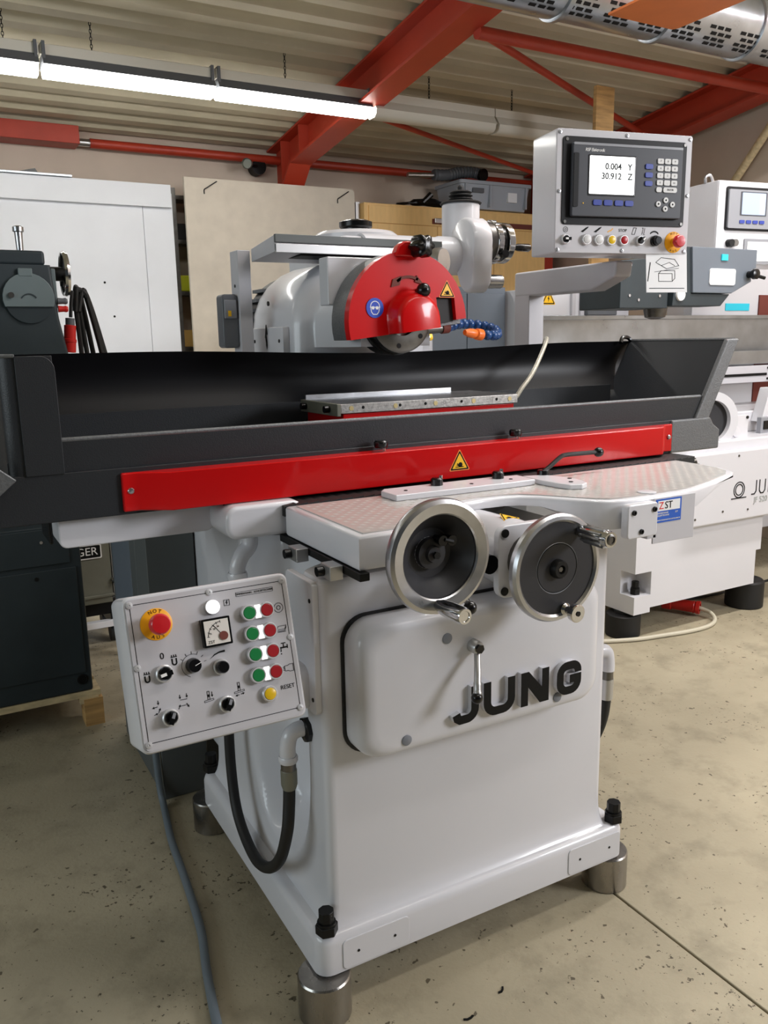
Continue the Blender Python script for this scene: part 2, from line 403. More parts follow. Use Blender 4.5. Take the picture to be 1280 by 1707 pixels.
# ---------------- duct and orange plate ----------------
DY, DZ, DR = 1.85, 3.19, .155
t = thing('ventilation_duct', (3.3, DY, DZ-DR), 'galvanised spiral ventilation duct with rows of slots under the roof', 'duct')
for a, b in ((1.6, 2.2), (2.2, 2.85), (2.85, 3.5), (3.5, 4.9)):
    G().cyl((a, DY, DZ), (b, DY, DZ), DR, n=48).build('duct_section', 'galvanised', t)
for x in (2.2, 2.85, 3.5):
    G().lathe([(DR, -.02), (DR+.012, -.014), (DR+.012, .014), (DR, .02)], (x, DY, DZ), (1, 0, 0), 48).build('clamp_ring', 'galvanised', t)
g = G()
for x0 in [1.75+.23*k for k in range(13)]:
    for r in range(4):
        for cidx in range(3):
            ang = math.radians(215+r*11); x = x0+cidx*.055+(r % 2)*.025
            mm = Matrix.Translation((x, DY+math.cos(ang)*(DR+.0005), DZ+math.sin(ang)*(DR+.0005))) @ Matrix.Rotation(ang, 4, 'X')
            G_ = mm; g.add([mm @ Vector(v) for v in [(-.019, -.002, -.008), (.019, -.002, -.008), (.019, -.002, .008), (-.019, -.002, .008), (-.019, .002, -.008), (.019, .002, -.008), (.019, .002, .008), (-.019, .002, .008)]],
                   [(0, 1, 2, 3), (4, 7, 6, 5), (0, 4, 5, 1), (1, 5, 6, 2), (2, 6, 7, 3), (3, 7, 4, 0)])
o = g.build('slots', 'print_black', t, smooth=False); o['kind'] = 'stuff'
t = thing('orange_plate', (2.55, 1.45, 3.0), 'orange sheet metal plate hanging below the ventilation duct', 'plate')
G().prism([(2.32, 1.633), (2.735, 1.633), (2.75, 1.61), (2.75, 1.2), (2.32, 1.2)], 'z', 3.0, 3.01).build('panel', 'plate_orange', t, smooth=False)
for x in (2.4, 2.68): G().cyl((x, 1.5, 3.005), (x, 1.5, 3.6), .005, n=8).build('hanger', 'steel', t)
# ---------------- wall side things ----------------
t = thing('wall_spotlight', (1.82, 5.05, 2.86), 'small round spotlight on the back wall beside the rafter foot', 'spotlight')
G().lathe([(.0, 0.02), (.034, .02), (.04, .0), (.036, .04), (.022, .08), (.015, .09)], (1.78, 4.98, 2.92), (.6, .7, .1), 20).build('head', 'case_olive', t)
G().cyl((1.83, 5.07, 2.93), (1.95, 5.13, 2.93), .013, n=10).build('arm', 'black_steel', t)
G().cyl((1.93, 5.1, 2.93), (1.93, 5.2, 2.93), .06).build('base', 'black_steel', t)

t = thing('white_wall_panel', (-.2, 4.9, 0), 'large upright white partition panel against the back wall at the left', 'panel')
G().box(-2.0, .93, 4.9, 4.94, 0, 2.66).build('board', 'board_white', t, bev=.002)
G().box(.933, 1.152, 4.902, 4.942, 0, 2.645).build('board', 'board_white', t, bev=.002)
G().box(-2.0, 1.14, 4.87, 4.897, 2.54, 2.70).build('top_rail', 'board_white', t, bev=.003)
for x, z in ((.62, 2.0), (.67, 1.76)): G().cyl((x, 4.9, z), (x, 4.897, z), .008, n=10).build('screw_hole', 'print_black', t)
G().box(-1.6, .45, 4.85, 4.98, 2.701, 2.716).build('batten', 'galvanised', None, bev=.002, label='thin grey metal batten lying on the top edge of the white panel', cat='batten')
G().prism([(.05, 2.717), (.24, 2.717), (.22, 2.75), (.12, 2.725)], 'y', 4.9, 4.96).build('plastic_scrap', 'black_plastic', None, label='black and white scrap of plastic lying on the grey batten', cat='scrap')
# rack behind the boards
t = thing('storage_rack', (1.3, 5.02, 0), 'grey metal storage rack showing in the gap between the white and beige boards', 'rack')
for x in (1.165, 2.5):
    for yy in (4.97, 5.15): G().box(x, x+.035, yy, yy+.03, 0, 2.7).build('post', 'steel_dark', t, smooth=False)
for z in (.5, .95, 1.5, 1.92, 2.3, 2.62): G().box(1.17, 2.53, 4.98, 5.17, z, z+.03).build('shelf', 'steel_dark', t, smooth=False)
G().box(1.205, 1.55, 5.0, 5.16, 2.331, 2.45).build('storage_bin', 'rubber', None, bev=.008, label='black storage bin on the upper rack shelf', cat='bin')
G().box(1.205, 1.55, 5.0, 5.16, 1.951, 2.07).build('storage_bin', 'crate_yellow', None, bev=.008, label='yellow green storage bin on the rack shelf', cat='bin')
G().box(1.205, 1.6, 5.0, 5.16, 1.531, 1.66).build('cardboard_box', 'crate_tan', None, bev=.004, label='tan cardboard box on the rack shelf', cat='box')
# beige board
t = thing('beige_board', (1.92, 4.8, 0), 'tall speckled beige board leaning behind the grinding head', 'board')
bp = [(1.225, 0), (2.625, 0)]+circ(2.585, 2.715, .04, 6, 0, 90, True)+[(1.222, 2.752)]
G().prism(bp, 'y', 4.80, 4.83).build('sheet', 'board_beige', t, smooth=False)
for x in (1.37, 2.47):
    G().tube([(x, 4.797, 2.64), (x, 4.795, 2.67), (x+.02, 4.79, 2.685), (x+.1, 4.795, 2.735)], .004, n=6).build('wire_hook', 'black_steel', t)
# wooden cabinet
t = thing('wooden_cabinet', (3.6, 4.75, 1.2), 'pale wooden wall cabinet with a dark steel strip behind the grinding head', 'cabinet')
G().box(2.70, 4.6, 4.78, 5.19, 1.2, 2.66).build('carcass', 'wood_panel', t, bev=.003)
for x0, x1 in ((2.74, 3.4), (3.405, 4.0), (4.005, 4.58)): G().box(x0, x1, 4.765, 4.78, 1.25, 2.50).build('door', 'wood_panel', t, bev=.002)
G().box(2.74, 4.58, 4.768, 4.78, 2.505, 2.64).build('top_board', 'wood_panel', t, bev=.002)
G().box(3.35, 4.6, 4.748, 4.766, 2.52, 2.56).build('steel_strip', 'rust', t, smooth=False)
o = G().box(3.36, 3.5, 4.735, 4.749, 2.525, 2.565).build('latch', 'steel', t, bev=.004)
G().box(2.66, 2.695, 4.85, 4.88, 0, 2.67).build('upright_rail', 'alu', None, smooth=False, label='thin aluminium rail standing between the beige board and the wooden cabinet', cat='rail')
# crate
t = thing('plastic_crate', (3.95, 4.72, 2.66), 'grey plastic transport crate standing on the wooden cabinet', 'crate')
cx0, cx1, cy0, cy1 = 3.60, 4.35, 4.70, 5.1
G().loft([[(x, y, 2.663) for x, y in rrect(cx0+.03, cx1-.03, cy0+.03, cy1-.03, .02)], [(x, y, 2.86) for x, y in rrect(cx0, cx1, cy0, cy1, .03)]]).build('bin', 'crate_grey', t)
G().prism(rrect(cx0-.015, cx1+.015, cy0-.015, cy1+.015, .03), 'z', 2.86, 2.89).build('rim', 'crate_grey', t, bev=.004)
for x in (cx0+.04, cx0+.3, cx1-.06): G().box(x, x+.015, cy0-.012, cy0+.02, 2.68, 2.86).build('rib', 'crate_grey', t, smooth=False)
G().box(cx0+.12, cx0+.24, cy0-.01, cy0+.02, 2.79, 2.83).build('hand_hold', 'grey_plastic', t, bev=.006)
G().box(4.1, 4.2, cy0-.003, cy0+.02, 2.73, 2.81).build('paper_label', 'paper', t, smooth=False)
t = thing('flexible_hose', (3.75, 4.85, 2.89), 'grey flexible hose curled on the plastic crate', 'hose')
g = G(); P = smooth_path([(3.45, 4.9, 2.945), (3.6, 4.9, 2.955), (3.72, 4.9, 2.985), (3.84, 4.88, 2.99), (3.9, 4.82, 2.965)], 8)
g.tube(P, [.05 if k % 2 else .044 for k in range(len(P))], n=14, smooth=False).build('corrugated_tube', 'grey_plastic', t)
G().cyl((3.9, 4.825, 2.965), (3.905, 4.79, 2.96), .052).build('end_collar', 'black_plastic', t)
G().cyl((3.2, 4.92, 2.93), (3.5, 4.9, 2.945), .022, n=12).build('metal_pipe', 'steel', t)
t = thing('hand_tool', (3.32, 4.85, 2.66), 'black hand tool lying on the wooden cabinet', 'tool')
G().tube([(3.05, 4.85, 2.675), (3.25, 4.85, 2.70), (3.4, 4.86, 2.71), (3.52, 4.87, 2.69)], [.012, .03, .035, .03], n=10).build('body', 'black_plastic', t)
G().tube([(3.3, 4.84, 2.70), (3.38, 4.83, 2.77)], [.022, .026], n=10, smooth=False).build('handle', 'black_plastic', t)
# plank and cabinets in the back
G().box(3.42, 3.575, 2.88, 2.91, 0, 3.15).build('wooden_plank', 'wood', None, smooth=False, label='knotty wooden plank standing upright behind the display box', cat='plank')
t = thing('grey_cabinet', (2.3, 2.95, 0), 'blue grey steel cabinet between the wheel guard and the display arm', 'cabinet')
G().box(2.0, 2.60, 2.75, 3.2, 0, 1.86).build('body', 'paint_bluegrey', t, bev=.005)
G().box(2.02, 2.30, 2.735, 2.75, .05, 1.82).build('door', 'paint_bluegrey', t, bev=.003)
G().box(2.305, 2.58, 2.735, 2.75, .05, 1.82).build('door', 'paint_bluegrey', t, bev=.003)
G().cyl((2.33, 2.735, 1.2), (2.33, 2.71, 1.2), .015).build('handle', 'black_plastic', t)
# ---------------- main surface grinder ----------------
GR = thing('surface_grinder', (.47, .45, .107), 'light grey surface grinder with red wheel guard and dark table tray in the foreground', 'grinder')
def sst(a, b, x):
    t = max(0, min(1, (x-a)/(b-a))); return t*t*(3-2*t)
# base: plinth and column
g = G()
pl = lambda z, o: [(x, y, z) for x, y in rrect(0+o, .948-o, 0+o, .905-o, .035, 6)]
g.loft([pl(.107, .006), pl(.113, 0), pl(.190, .0), pl(.205, .004), pl(.213, .014)])
rings = []
for z in [.205, .215, .225, .24, .255, .26, .265, .27, .275, .28, .285, .29, .295, .30, .31, .32, .33, .345, .36, .38, .40, .43, .46, .5, .56, .62, .8, 1.0, 1.04, 1.048]:
    fl_ = .026*math.exp(-(z-.205)/.022); ww = .19*math.sqrt(max(0, 1-((.56-min(z, .56))/.31)**2)); dep = .10*sst(.25, .33, z); tp = .006 if z > 1.045 else 0
    r = .022; x0, x1, y0, y1 = .05-fl_+tp, .886+fl_*.5-tp, .036-fl_+tp, .86
    ring = [(x0+r-r*math.cos(q), y0+r-r*math.sin(q)) for q in [PI/2*k/4 for k in range(5)]]
    ring += [(x1-r+r*math.sin(q), y0+r-r*math.cos(q)) for q in [PI/2*k/4 for k in range(5)]]
    ring += [(x1, y1), (x0, y1)]
    for k in range(1, 110):
        yy = y1-(y1-y0-r)*k/110
        s_ = sst(-.025, .055, ww-abs(yy-.345)); ring.append((x0+dep*s_, yy))
    rings.append([(a, b, z) for a, b in ring])
g.loft(rings)
BASE = g.build('machine_base', 'paint_white', GR, ang=40)
G().box(.10, .84, .975, 1.30, .2, 1.42).box(.2,.8,.84,.98,.2,1.04).build('rear_column', 'paint_white', GR, bev=.02, seg=3)
# cover plates on the plinth front, door on the column side
for x0, x1 in ((.058, .236), (.738, .925)):
    o = G().prism(rrect(x0, x1, .118, .193, .012), 'y', -.0025, .003).build('blanking_plate', 'paint_white', GR, bev=.001)
    for x in (x0+.04, x1-.04): G().cyl((x, -.0035, .155), (x, -.001, .155), .0035, n=10).build('screw', 'black_steel', o)
o = G().prism(rrect(.052, .200, .735, 1.042, .012), 'x', .036, .052).build('side_door', 'paint_white', GR, bev=.003)
for z in (1.0, .77): G().cyl((.0345, .066, z), (.037, .066, z), .005, n=10).build('lock_screw', 'black_steel', o)
G().prism(circ(.0, .0, .001, 4), 'x', 0, .001)
# levelling bolts
def bolt(x, y, z, parent, r=.020, h=.058):
    b = G().cyl((x, y, z), (x, y, z+h*.4), r*1.35, n=6).build('levelling_bolt', 'black_steel', parent, bev=.002)
    G().cyl((x, y, z+h*.4), (x, y, z+h*.5), r*1.1, n=20).build('washer', 'black_steel', b)
    G().cyl((x, y, z+h*.5), (x, y, z+h), r*.95, n=8).build('bolt_head', 'black_steel', b, bev=.002)
    return b
b = bolt(.030, .024, .213, GR)
for x, y in ((.922, .024), (.030, .885), (.922, .885)): dup(b, (x-.03, y-.024, 0))
# front cover with raised lettering
cv = lambda x0, x1, z0, z1, r, y: [(a, y, b) for a, b in rrect(x0, x1, z0, z1, r, 8)]
G().loft([cv(.092, .806, .632, .962, .06, .037), cv(.092, .806, .632, .962, .06, .030)]).build('cover_gasket', 'rubber', GR)
CV = G().loft([cv(.099, .80, .638, .956, .058, .031), cv(.099, .80, .638, .956, .058, -.008), cv(.103, .792, .640, .953, .057, -.022), cv(.113, .780, .646, .947, .056, -.033), cv(.126, .766, .655, .938, .055, -.039), cv(.142, .752, .666, .927, .052, -.0405)]).build('front_cover', 'paint_white', GR, ang=50)
for x, z in ((.322, .892), (.213, .673), (.648, .674)):
    G().lathe([(.0125, 0), (.0125, .003), (.009, .0045), (0, .005)], (x, -.0395, z), (0, -1, 0), 20).build('bolt_cap', 'bolt_cap', CV)
def letter(polys, name='letter'):
    for dy, grow, mt_ in ((0, 0, None),):
        g = G()
        for p in polys: g.prism(p, 'y', -.0535, -.0395)
        o = g.build(name, 'paint_white', CV, smooth=False)
        g = G()
        for p in polys:
            g.prism(p, 'y', -.0545, -.0535)
        g.build('letter_face', 'print_black', o, smooth=False)
LW = .021; LH = .086; z0 = .6815
def arc(cx, cz, r, a0, a1, n=6): return circ(cx, cz, r, n, a0, a1, True)
letter([ribbon([(.338, z0+.026), (.341, z0+.016), (.349, z0+LW/2)] + [(.368, z0+LW/2)] + arc(.368, z0+LW/2+.022, .022, -90, 0)[1:] + [(.39, z0+LH)], LW)])
letter([ribbon([(.425, z0+LH)] + arc(.425+.024, z0+LW/2+.024, .024, 180, 270) + arc(.472-.001, z0+LW/2+.024, .024, 270, 360) + [(.495, z0+LH)], LW)])
letter([[(.524, z0), (.524+LW, z0), (.524+LW, z0+LH*.55), (.588-LW*.3, z0), (.609, z0), (.609, z0+LH), (.588, z0+LH), (.588, z0+LH*.45), (.524+LW*1.1, z0+LH), (.524, z0+LH)]])
gx0, gx1 = .645, .702
letter([ribbon([(gx1, z0+LH-.032)] + arc(gx1-.018, z0+LH-LW/2-.018, .018, 0, 90) + arc(gx0+.022, z0+LH-LW/2-.022, .022, 90, 180) + arc(gx0+.022, z0+LW/2+.022, .022, 180, 270) + arc(gx1-.022, z0+LW/2+.022, .022, 270, 360) + [(gx1, z0+LH*.46), (gx1-.026, z0+LH*.46)], LW)])
# crank on the cover
ck = G().lathe([(.016, 0), (.016, .02), (.013, .026), (0, .027)], (.392, -.04, .862), (0, -1, 0), 20).build('crank_hub', 'alu', CV)
ck2 = G().cyl((.392, -.068, .862), (.392, -.072, .862), .011, n=6).build('crank_nut', 'black_plastic', CV)
G().tube([(.391, -.06, .85), (.374, -.085, .815), (.363, -.1, .785), (.360, -.105, .772)], [.0075, .008, .009, .010], n=12).build('crank_arm', 'alu', CV)
G().sph((.357, -.107, .766), .0135).build('crank_knob', 'black_plastic', CV)

# ---------------- deck (saddle top) ----------------
DO = [(.103, -.045), (.20, -.045), (.285, -.043), (.325, -.028), (.365, .02), (.405, .085), (.446, .121), (.5, .14), (.56, .148), (.62, .142), (.655, .128), (.69, .09), (.73, .03), (.77, -.025), (.80, -.05), (.84, -.06), (.918, -.063), (1.03, -.062), (1.10, -.05), (1.22, -.01), (1.358, .045), (1.41, .085), (1.44, .15), (1.455, .25), (1.46, .345), (.8, .345), (.103, .345)]
def bz(x): return 1.083+.058*sst(.95, 1.35, x)+.048*sst(.33, .42, x)*(1-sst(.70, .79, x))
def inset(P, d):
    n = len(P); out = []
    for i in range(n):
        a = Vector(P[i])-Vector(P[i-1]); b = Vector(P[(i+1) % n])-Vector(P[i])
        na = Vector((-a.y, a.x)).normalized(); nb = Vector((-b.y, b.x)).normalized(); nn = (na+nb).normalized()
        out.append((P[i][0]+nn.x*d/max(.5, nn.dot(na)), P[i][1]+nn.y*d/max(.5, nn.dot(na))))
    return out
D2 = inset(DO, .007); D3 = inset(DO, .0025)
D0 = [(x-(.06*sst(1.0, 1.4, x)), y+.05*sst(.9, 1.3, x) if y < .3 else y) for x, y in D3]
DECK = G().loft([[(x, y, bz(x)) for x, y in D0], [(x, y, bz(x)+.005+.008*sst(.95, 1.3, x)) for x, y in DO], [(x, y, 1.149) for x, y in DO], [(x, y, 1.1535) for x, y in D3], [(x, y, 1.1555) for x, y in D2]]).build('saddle_deck', 'paint_white', GR, ang=50)
TP_ = inset(DO, .020)
TREAD = G().loft([[(x, y, 1.155) for x, y in TP_], [(x, y, 1.158) for x, y in TP_]]).build('tread_plate', 'tread', DECK, smooth=False)
from mathutils.geometry import tessellate_polygon
def inside(p, P):
    c = False; j = len(P)-1
    for i in range(len(P)):
        if (P[i][1] > p[1]) != (P[j][1] > p[1]) and p[0] < (P[j][0]-P[i][0])*(p[1]-P[i][1])/(P[j][1]-P[i][1])+P[i][0]: c = not c
        j = i
    return c
g = G(); TI = inset(DO, .030); k = 0
yy = -.04
while yy < .34:
    xx = .11+(.017 if k % 2 else 0)
    while xx < 1.46:
        if inside((xx, yy), TI):
            a = math.radians(45 if (int((xx)/.017)+k) % 2 else -45); L_, W_ = .0095, .003
            c_, s_ = math.cos(a), math.sin(a)
            g.add([(xx+c_*L_, yy+s_*L_, 1.158), (xx-s_*W_, yy+c_*W_, 1.158), (xx-c_*L_, yy-s_*L_, 1.158), (xx+s_*W_, yy-c_*W_, 1.158), (xx, yy, 1.1597)], [(0, 1, 4), (1, 2, 4), (2, 3, 4), (3, 0, 4)])
        xx += .034
    yy += .017; k += 1
o = g.build('tread_pattern', 'tread', DECK, ang=80); o['kind'] = 'stuff'
G().lathe([(.024, 0), (.024, .002), (.02, .003), (0, .003)], (.945, -.022, 1.158), (0, 0, 1), 24).build('plug_cap', 'paint_white', DECK)
# dark folded way cover behind the deck
g = G()
for i in range(46):
    x = .10+i*.0315; g.prism([(x, 1.156), (x+.0315, 1.160), (x+.0315, 1.13), (x, 1.13)], 'y', .345, .46)
g.build('way_bellows', 'rubber', GR, smooth=False)
# white rail on the deck, stop knobs, lever
o = G().prism([(.352, .232), (.70, .222), (.785, .225), (.79, .31), (.70, .325), (.37, .33), (.352, .31)], 'z', 1.158, 1.174).build('stop_rail', 'paint_white', GR, bev=.003)
for x, y in ((.405, .275), (.60, .262), (.73, .262)): G().cyl((x, y, 1.1735), (x, y, 1.1755), .005, n=12).build('screw', 'black_steel', o)
for x, y in ((.515, .30), (.712, .296)):
    G().lathe([(.0165, 0), (.0165, .016), (.012, .02), (0, .02)], (x, y, 1.174), (0, 0, 1), 14).build('stop_knob', 'black_plastic', o)
    G().cyl((x+.02, y+.012, 1.174), (x+.02, y+.012, 1.197), .005, n=8).build('stop_pin', 'chrome', o)
o = G().prism([(.80, .30), (.86, .28), (.885, .22), (.885, .15), (.87, .115), (.84, .10), (.81, .115), (.80, .15), (.795, .22)], 'z', 1.158, 1.172).build('lever_plate', 'paint_white', GR, bev=.003)
for x, y in ((.84, .145), (.875, .19)): G().cyl((x, y, 1.1715), (x, y, 1.1735), .006, n=12).build('screw', 'black_steel', o)
LV = G().cyl((.862, .285, 1.16), (.862, .285, 1.185), .019, .016).build('lever_socket', 'black_plastic', GR, bev=.002)
G().tube([(.862, .285, 1.18), (.885, .288, 1.19), (.932, .297, 1.213), (.955, .3, 1.218), (1.0, .3, 1.218), (1.07, .3, 1.217)], .0065, n=10).build('lever_rod', 'black_plastic', LV)
G().sph((1.083, .3, 1.216), .0145, sc=(1.1, 1, 1)).build('lever_knob', 'black_plastic', LV)
G().cyl((.932, -.048, 1.156), (.932, -.048, 1.157), .001, n=6)
# switch box and bracket with blue label at the deck corner
o = G().prism(rrect(.816, .918, 1.062, 1.148, .01), 'y', -.088, -.064).build('switch_box', 'paint_white', GR, bev=.004)
for x, z in ((.835, 1.128), (.904, 1.130), (.862, 1.078)):
    G().lathe([(.0065, 0), (.0065, .004), (.004, .0045), (.003, .002), (0, .002)], (x, -.088, z), (0, -1, 0), 14).build('screw', 'black_steel', o)
o = G().box(.920, 1.068, -.072, -.068, 1.035, 1.152).box(.90, .932, -.072, -.05, 1.05, 1.06).build('label_bracket', 'paint_panel', GR, bev=.0015)
lb = G().box(.926, 1.016, -.0735, -.0722, 1.088, 1.148).build('maker_label', 'label_blue', o, smooth=False)
G().box(.932, 1.010, -.0742, -.0735, 1.118, 1.144).build('label_field', 'paper', lb, smooth=False)
G().text('Z', .026, TP(.943, -.0746, 1.131), .0003).build('label_letter', 'label_red', lb, smooth=False)
G().text('ST', .026, TP(.969, -.0746, 1.131), .0003).build('label_letter', 'print_black', lb, smooth=False)
G().text('ZIMMERMANN\nSCHLEIFTECHNIK', .0062, TP(.949, -.0739, 1.109), .0003).text('ZST', .006, TP(.999, -.0739, 1.111), .0003).text('WWW.ZIMMERMANN-SCHLEIFTECHNIK.DE', .0042, TP(.971, -.0739, 1.094), .0003).build('label_print', 'print_white', lb, smooth=False)
G().tube([(1.06, -.02, 1.10), (1.10, -.035, 1.115)], .006, n=10, smooth=False).build('grease_nipple', 'steel_dark', GR)

# ---------------- handwheels ----------------
hc = (.226, -.15, 1.122)
HW = G().lathe([(.112, .002), (.118, .008), (.1205, .018), (.118, .028), (.110, .032), (.090, .029), (.087, .026), (.087, .01), (.1, .0)], (hc[0], hc[1]+.012, hc[2]), (0, -1, 0), 64, closed=True).build('handwheel', 'steel', GR, ang=30)
G().lathe([(.088, .022), (.086, .018), (.052, -.018), (.030, -.020), (.0, -.020), (.0, -.03), (.05, -.03), (.0895, .012)], (hc[0], hc[1]+.012, hc[2]), (0, -1, 0), 48, closed=True).build('wheel_dish', 'wheel_grey', HW)
G().lathe([(.034, -.02), (.032, -.006), (.018, -.004), (.016, .004), (.0, .004)], (hc[0], hc[1]+.012, hc[2]), (0, -1, 0), 32).build('wheel_hub', 'wheel_grey', HW)
G().cyl((hc[0], -.145, hc[2]), (hc[0], -.152, hc[2]), .008, n=6).build('hub_screw', 'black_steel', HW)
for dx, dz in ((.012, .03), (.034, .028)): G().cyl((hc[0]+dx, -.125, hc[2]+dz), (hc[0]+dx, -.155, hc[2]+dz), .008, .011, n=16).build('clamp_screw', 'black_plastic', HW)
G().cyl((hc[0]+.016, -.155, hc[2]+.032), (hc[0]+.034, -.158, hc[2]+.026), .004, n=8).build('clamp_bar', 'black_steel', HW)
G().lathe([(.010, 0), (.011, .004), (.0155, .02), (.0175, .045), (.0175, .085), (.0155, .092), (.011, .092), (.010, .090), (0, .090)], (hc[0]-.010, hc[1]-.015, hc[2]-.098), (.06, -1, 0), 24).build('grip', 'chrome', HW)
G().cyl((hc[0], -.12, hc[2]), (hc[0], -.03, hc[2]), .034).build('wheel_shaft', 'paint_white', HW)
LVR = G().tube([(.30, -.06, 1.06), (.305, -.11, 1.03), (.306, -.145, 1.005)], .007, n=10).build('feed_lever', 'chrome', GR)
G().sph((.3065, -.152, .998), .0145).build('lever_knob', 'black_plastic', LVR)
hr = (.532, -.15, 1.052)
HR = G().lathe([(.104, .004), (.116, .002), (.122, .010), (.1225, .022), (.118, .030), (.110, .031), (.105, .026)], (hr[0], hr[1]+.012, hr[2]), (0, -1, 0), 64, closed=True).build('handwheel', 'steel', GR, ang=30)
G().lathe([(.106, .024), (.058, .024), (.0575, .021), (.055, .021), (.0545, .024), (.02, .024), (.0, .024), (.0, .006), (.106, .006)], (hr[0], hr[1]+.012, hr[2]), (0, -1, 0), 64, closed=True).build('wheel_disc', 'wheel_grey', HR, ang=25)
G().lathe([(.0565, 0), (.0575, .0012), (.0585, 0)], (hr[0], hr[1]-.0118, hr[2]), (0, -1, 0), 64, closed=True).build('index_ring', 'dro_light', HR)
G().lathe([(.022, 0), (.021, .012), (.018, .016), (.010, .016), (.008, .008), (0, .008)], (hr[0], hr[1]-.012, hr[2]), (0, -1, 0), 32).build('hub_nut', 'black_steel', HR)
G().cyl((hr[0], -.169, hr[2]), (hr[0], -.1745, hr[2]), .006, n=6).build('hub_screw', 'steel_dark', HR)
g = G(); gx, gz = hr[0]+.058, hr[2]+.076
prof = [(.010, 0), (.012, .006), (.016, .018), (.019, .05), (.019, .088), (.017, .092), (.017, .096), (0, .096)]
g.lathe(prof, (gx, -.165, gz), (.02, -1, .0), 28)
GP = g.build('grip', 'chrome', HR)
for k in range(10):
    a = 2*PI*k/10
    G().cyl((gx+.0178*math.cos(a), -.185, gz+.0178*math.sin(a)), (gx+.0195*math.cos(a), -.248, gz+.0195*math.sin(a)), .0028, n=8).build('grip_flute', 'steel', HR)
G().lathe([(.012, 0), (.012, .002), (.0085, .003), (.0085, .001), (0, .001)], (gx+.002, -.2605, gz), (0, -1, 0), 20).build('grip_cap', 'steel_dark', HR)
o = G().lathe([(.011, 0), (.014, .006), (.009, .012), (.009, .026), (.0195, .032), (.0205, .044), (.018, .046), (0, .046)], (hr[0]+.022, -.163, hr[2]-.096), (0, -1, 0), 28).build('knurled_knob', 'chrome', HR)
G().cyl((hr[0]+.022, -.209, hr[2]-.096), (hr[0]+.022, -.2105, hr[2]-.096), .006, n=12).build('knob_screw', 'black_steel', HR)
# bearing flange and feed shaft housing behind the right wheel
o = G().prism(rrect(hr[0]-.085, hr[0]+.085, hr[2]-.085, hr[2]+.085, .025), 'y', -.062, -.042).build('bearing_flange', 'paint_white', GR, bev=.003)
for x, z in ((-1, 1), (-1, -1), (1, 1), (1, -1)): G().cyl((hr[0]+.068*x, -.061, hr[2]+.068*z), (hr[0]+.068*x, -.065, hr[2]+.068*z), .010, n=16).build('flange_bolt', 'black_steel', o)
G().lathe([(.078, 0), (.080, .03), (.082, .05), (.08, .08), (.078, .34)], (hr[0], -.045, hr[2]), (0, 1, 0), 40).build('shaft_housing', 'paint_white', GR)
G().cyl((hr[0]-.105, -.03, hr[2]-.0), (hr[0]-.105, -.06, hr[2]-.0), .022).build('sight_glass', 'black_plastic', GR)
G().cyl((hr[0], -.13, hr[2]), (hr[0], -.06, hr[2]), .06).build('dial_collar', 'steel_dark', GR)
triangle_sign(GR, TM((.535, .02, 1.1335), .1, -1.4), .04)

# guide bar under the deck with its clamp blocks
o = G().box(.098, .122, -.055, .38, 1.062, 1.080).build('guide_bar', 'black_steel', GR, bev=.002)
for y in (.02, .20):
    b_ = G().box(.066, .097, y, y+.05, 1.050, 1.082).build('clamp_block', 'alu', o, bev=.002)
    G().cyl((.068, y+.035, 1.066), (.050, y+.035, 1.066), .011, n=12).build('clamp_screw', 'black_plastic', o)
# way housing to the left
G().prism(rrect(-.405, -.036, 1.086, 1.17, .018), 'y', .49, .80).build('way_housing', 'paint_white', GR, bev=.004)
G().box(-.414, -.404, .60, .74, 1.075, 1.15).build('end_cap', 'black_plastic', GR, bev=.01)
G().prism(rrect(-.044, .16, 1.082, 1.165, .03), 'y', .36, .78).build('way_casting', 'paint_white', GR, bev=.012, seg=3)
G().prism([(.12, .33), (.16, .33), (.16, .37), (.12, .37)], 'z', 1.05, 1.15).build('casting_corner', 'paint_white', GR, bev=.008)
G().cyl((-.03, .43, 1.155), (.01, .43, 1.155), .012, n=12).build('drain_plug', 'black_plastic', GR)
# coolant drain elbow, hose, lower elbow
DR_ = G().tube([(.045, .45, 1.085), (.042, .45, 1.045), (.02, .45, 1.02), (.008, .45, .995), (.006, .45, .975)], .021, n=14).build('drain_elbow', 'paint_white', GR)
G().lathe([(.024, 0), (.026, .006), (.026, .03), (.022, .036)], (.006, .45, .978), (0, 0, -1), 20).build('elbow_collar', 'paint_white', DR_)
G().cyl((.006, .45, .945), (.006, .45, .915), .018).build('hose_clamp', 'steel_dark', DR_)
HO = G().tube([(.006, .45, .93), (.004, .49, .80), (.0, .565, .60), (-.002, .577, .475), (-.006, .56, .36), (-.01, .52, .276), (-.015, .44, .235), (-.02, .34, .228), (-.02, .25, .262), (-.02, .17, .335), (-.013, .135, .423), (-.004, .138, .49), (.0, .141, .545)], .0145, n=14, sub=8).build('coolant_hose', 'rubber', GR)
E2 = G().tube([(.06, .135, .668), (.03, .138, .672), (.008, .14, .662), (.0, .141, .635), (.0, .141, .605)], .019, n=14).build('hose_elbow', 'paint_white', GR)
G().lathe([(.021, 0), (.023, .004), (.023, .012), (.021, .016)], (0, .141, .612), (0, 0, -1), 20).build('elbow_collar', 'paint_white', E2)
G().cyl((0, .141, .6), (0, .141, .575), .018).build('hose_fitting', 'steel_dark', E2)
G().lathe([(.0165, 0), (.0195, .004), (.0195, .04), (.016, .052)], (0, .141, .58), (0, 0, -1), 20).build('ferrule', 'case_olive', E2)
G().lathe([(.03, 0), (.03, .012), (.022, .016)], (.052, .136, .667), (-1, 0, 0), 8).build('lock_ring', 'black_plastic', E2)
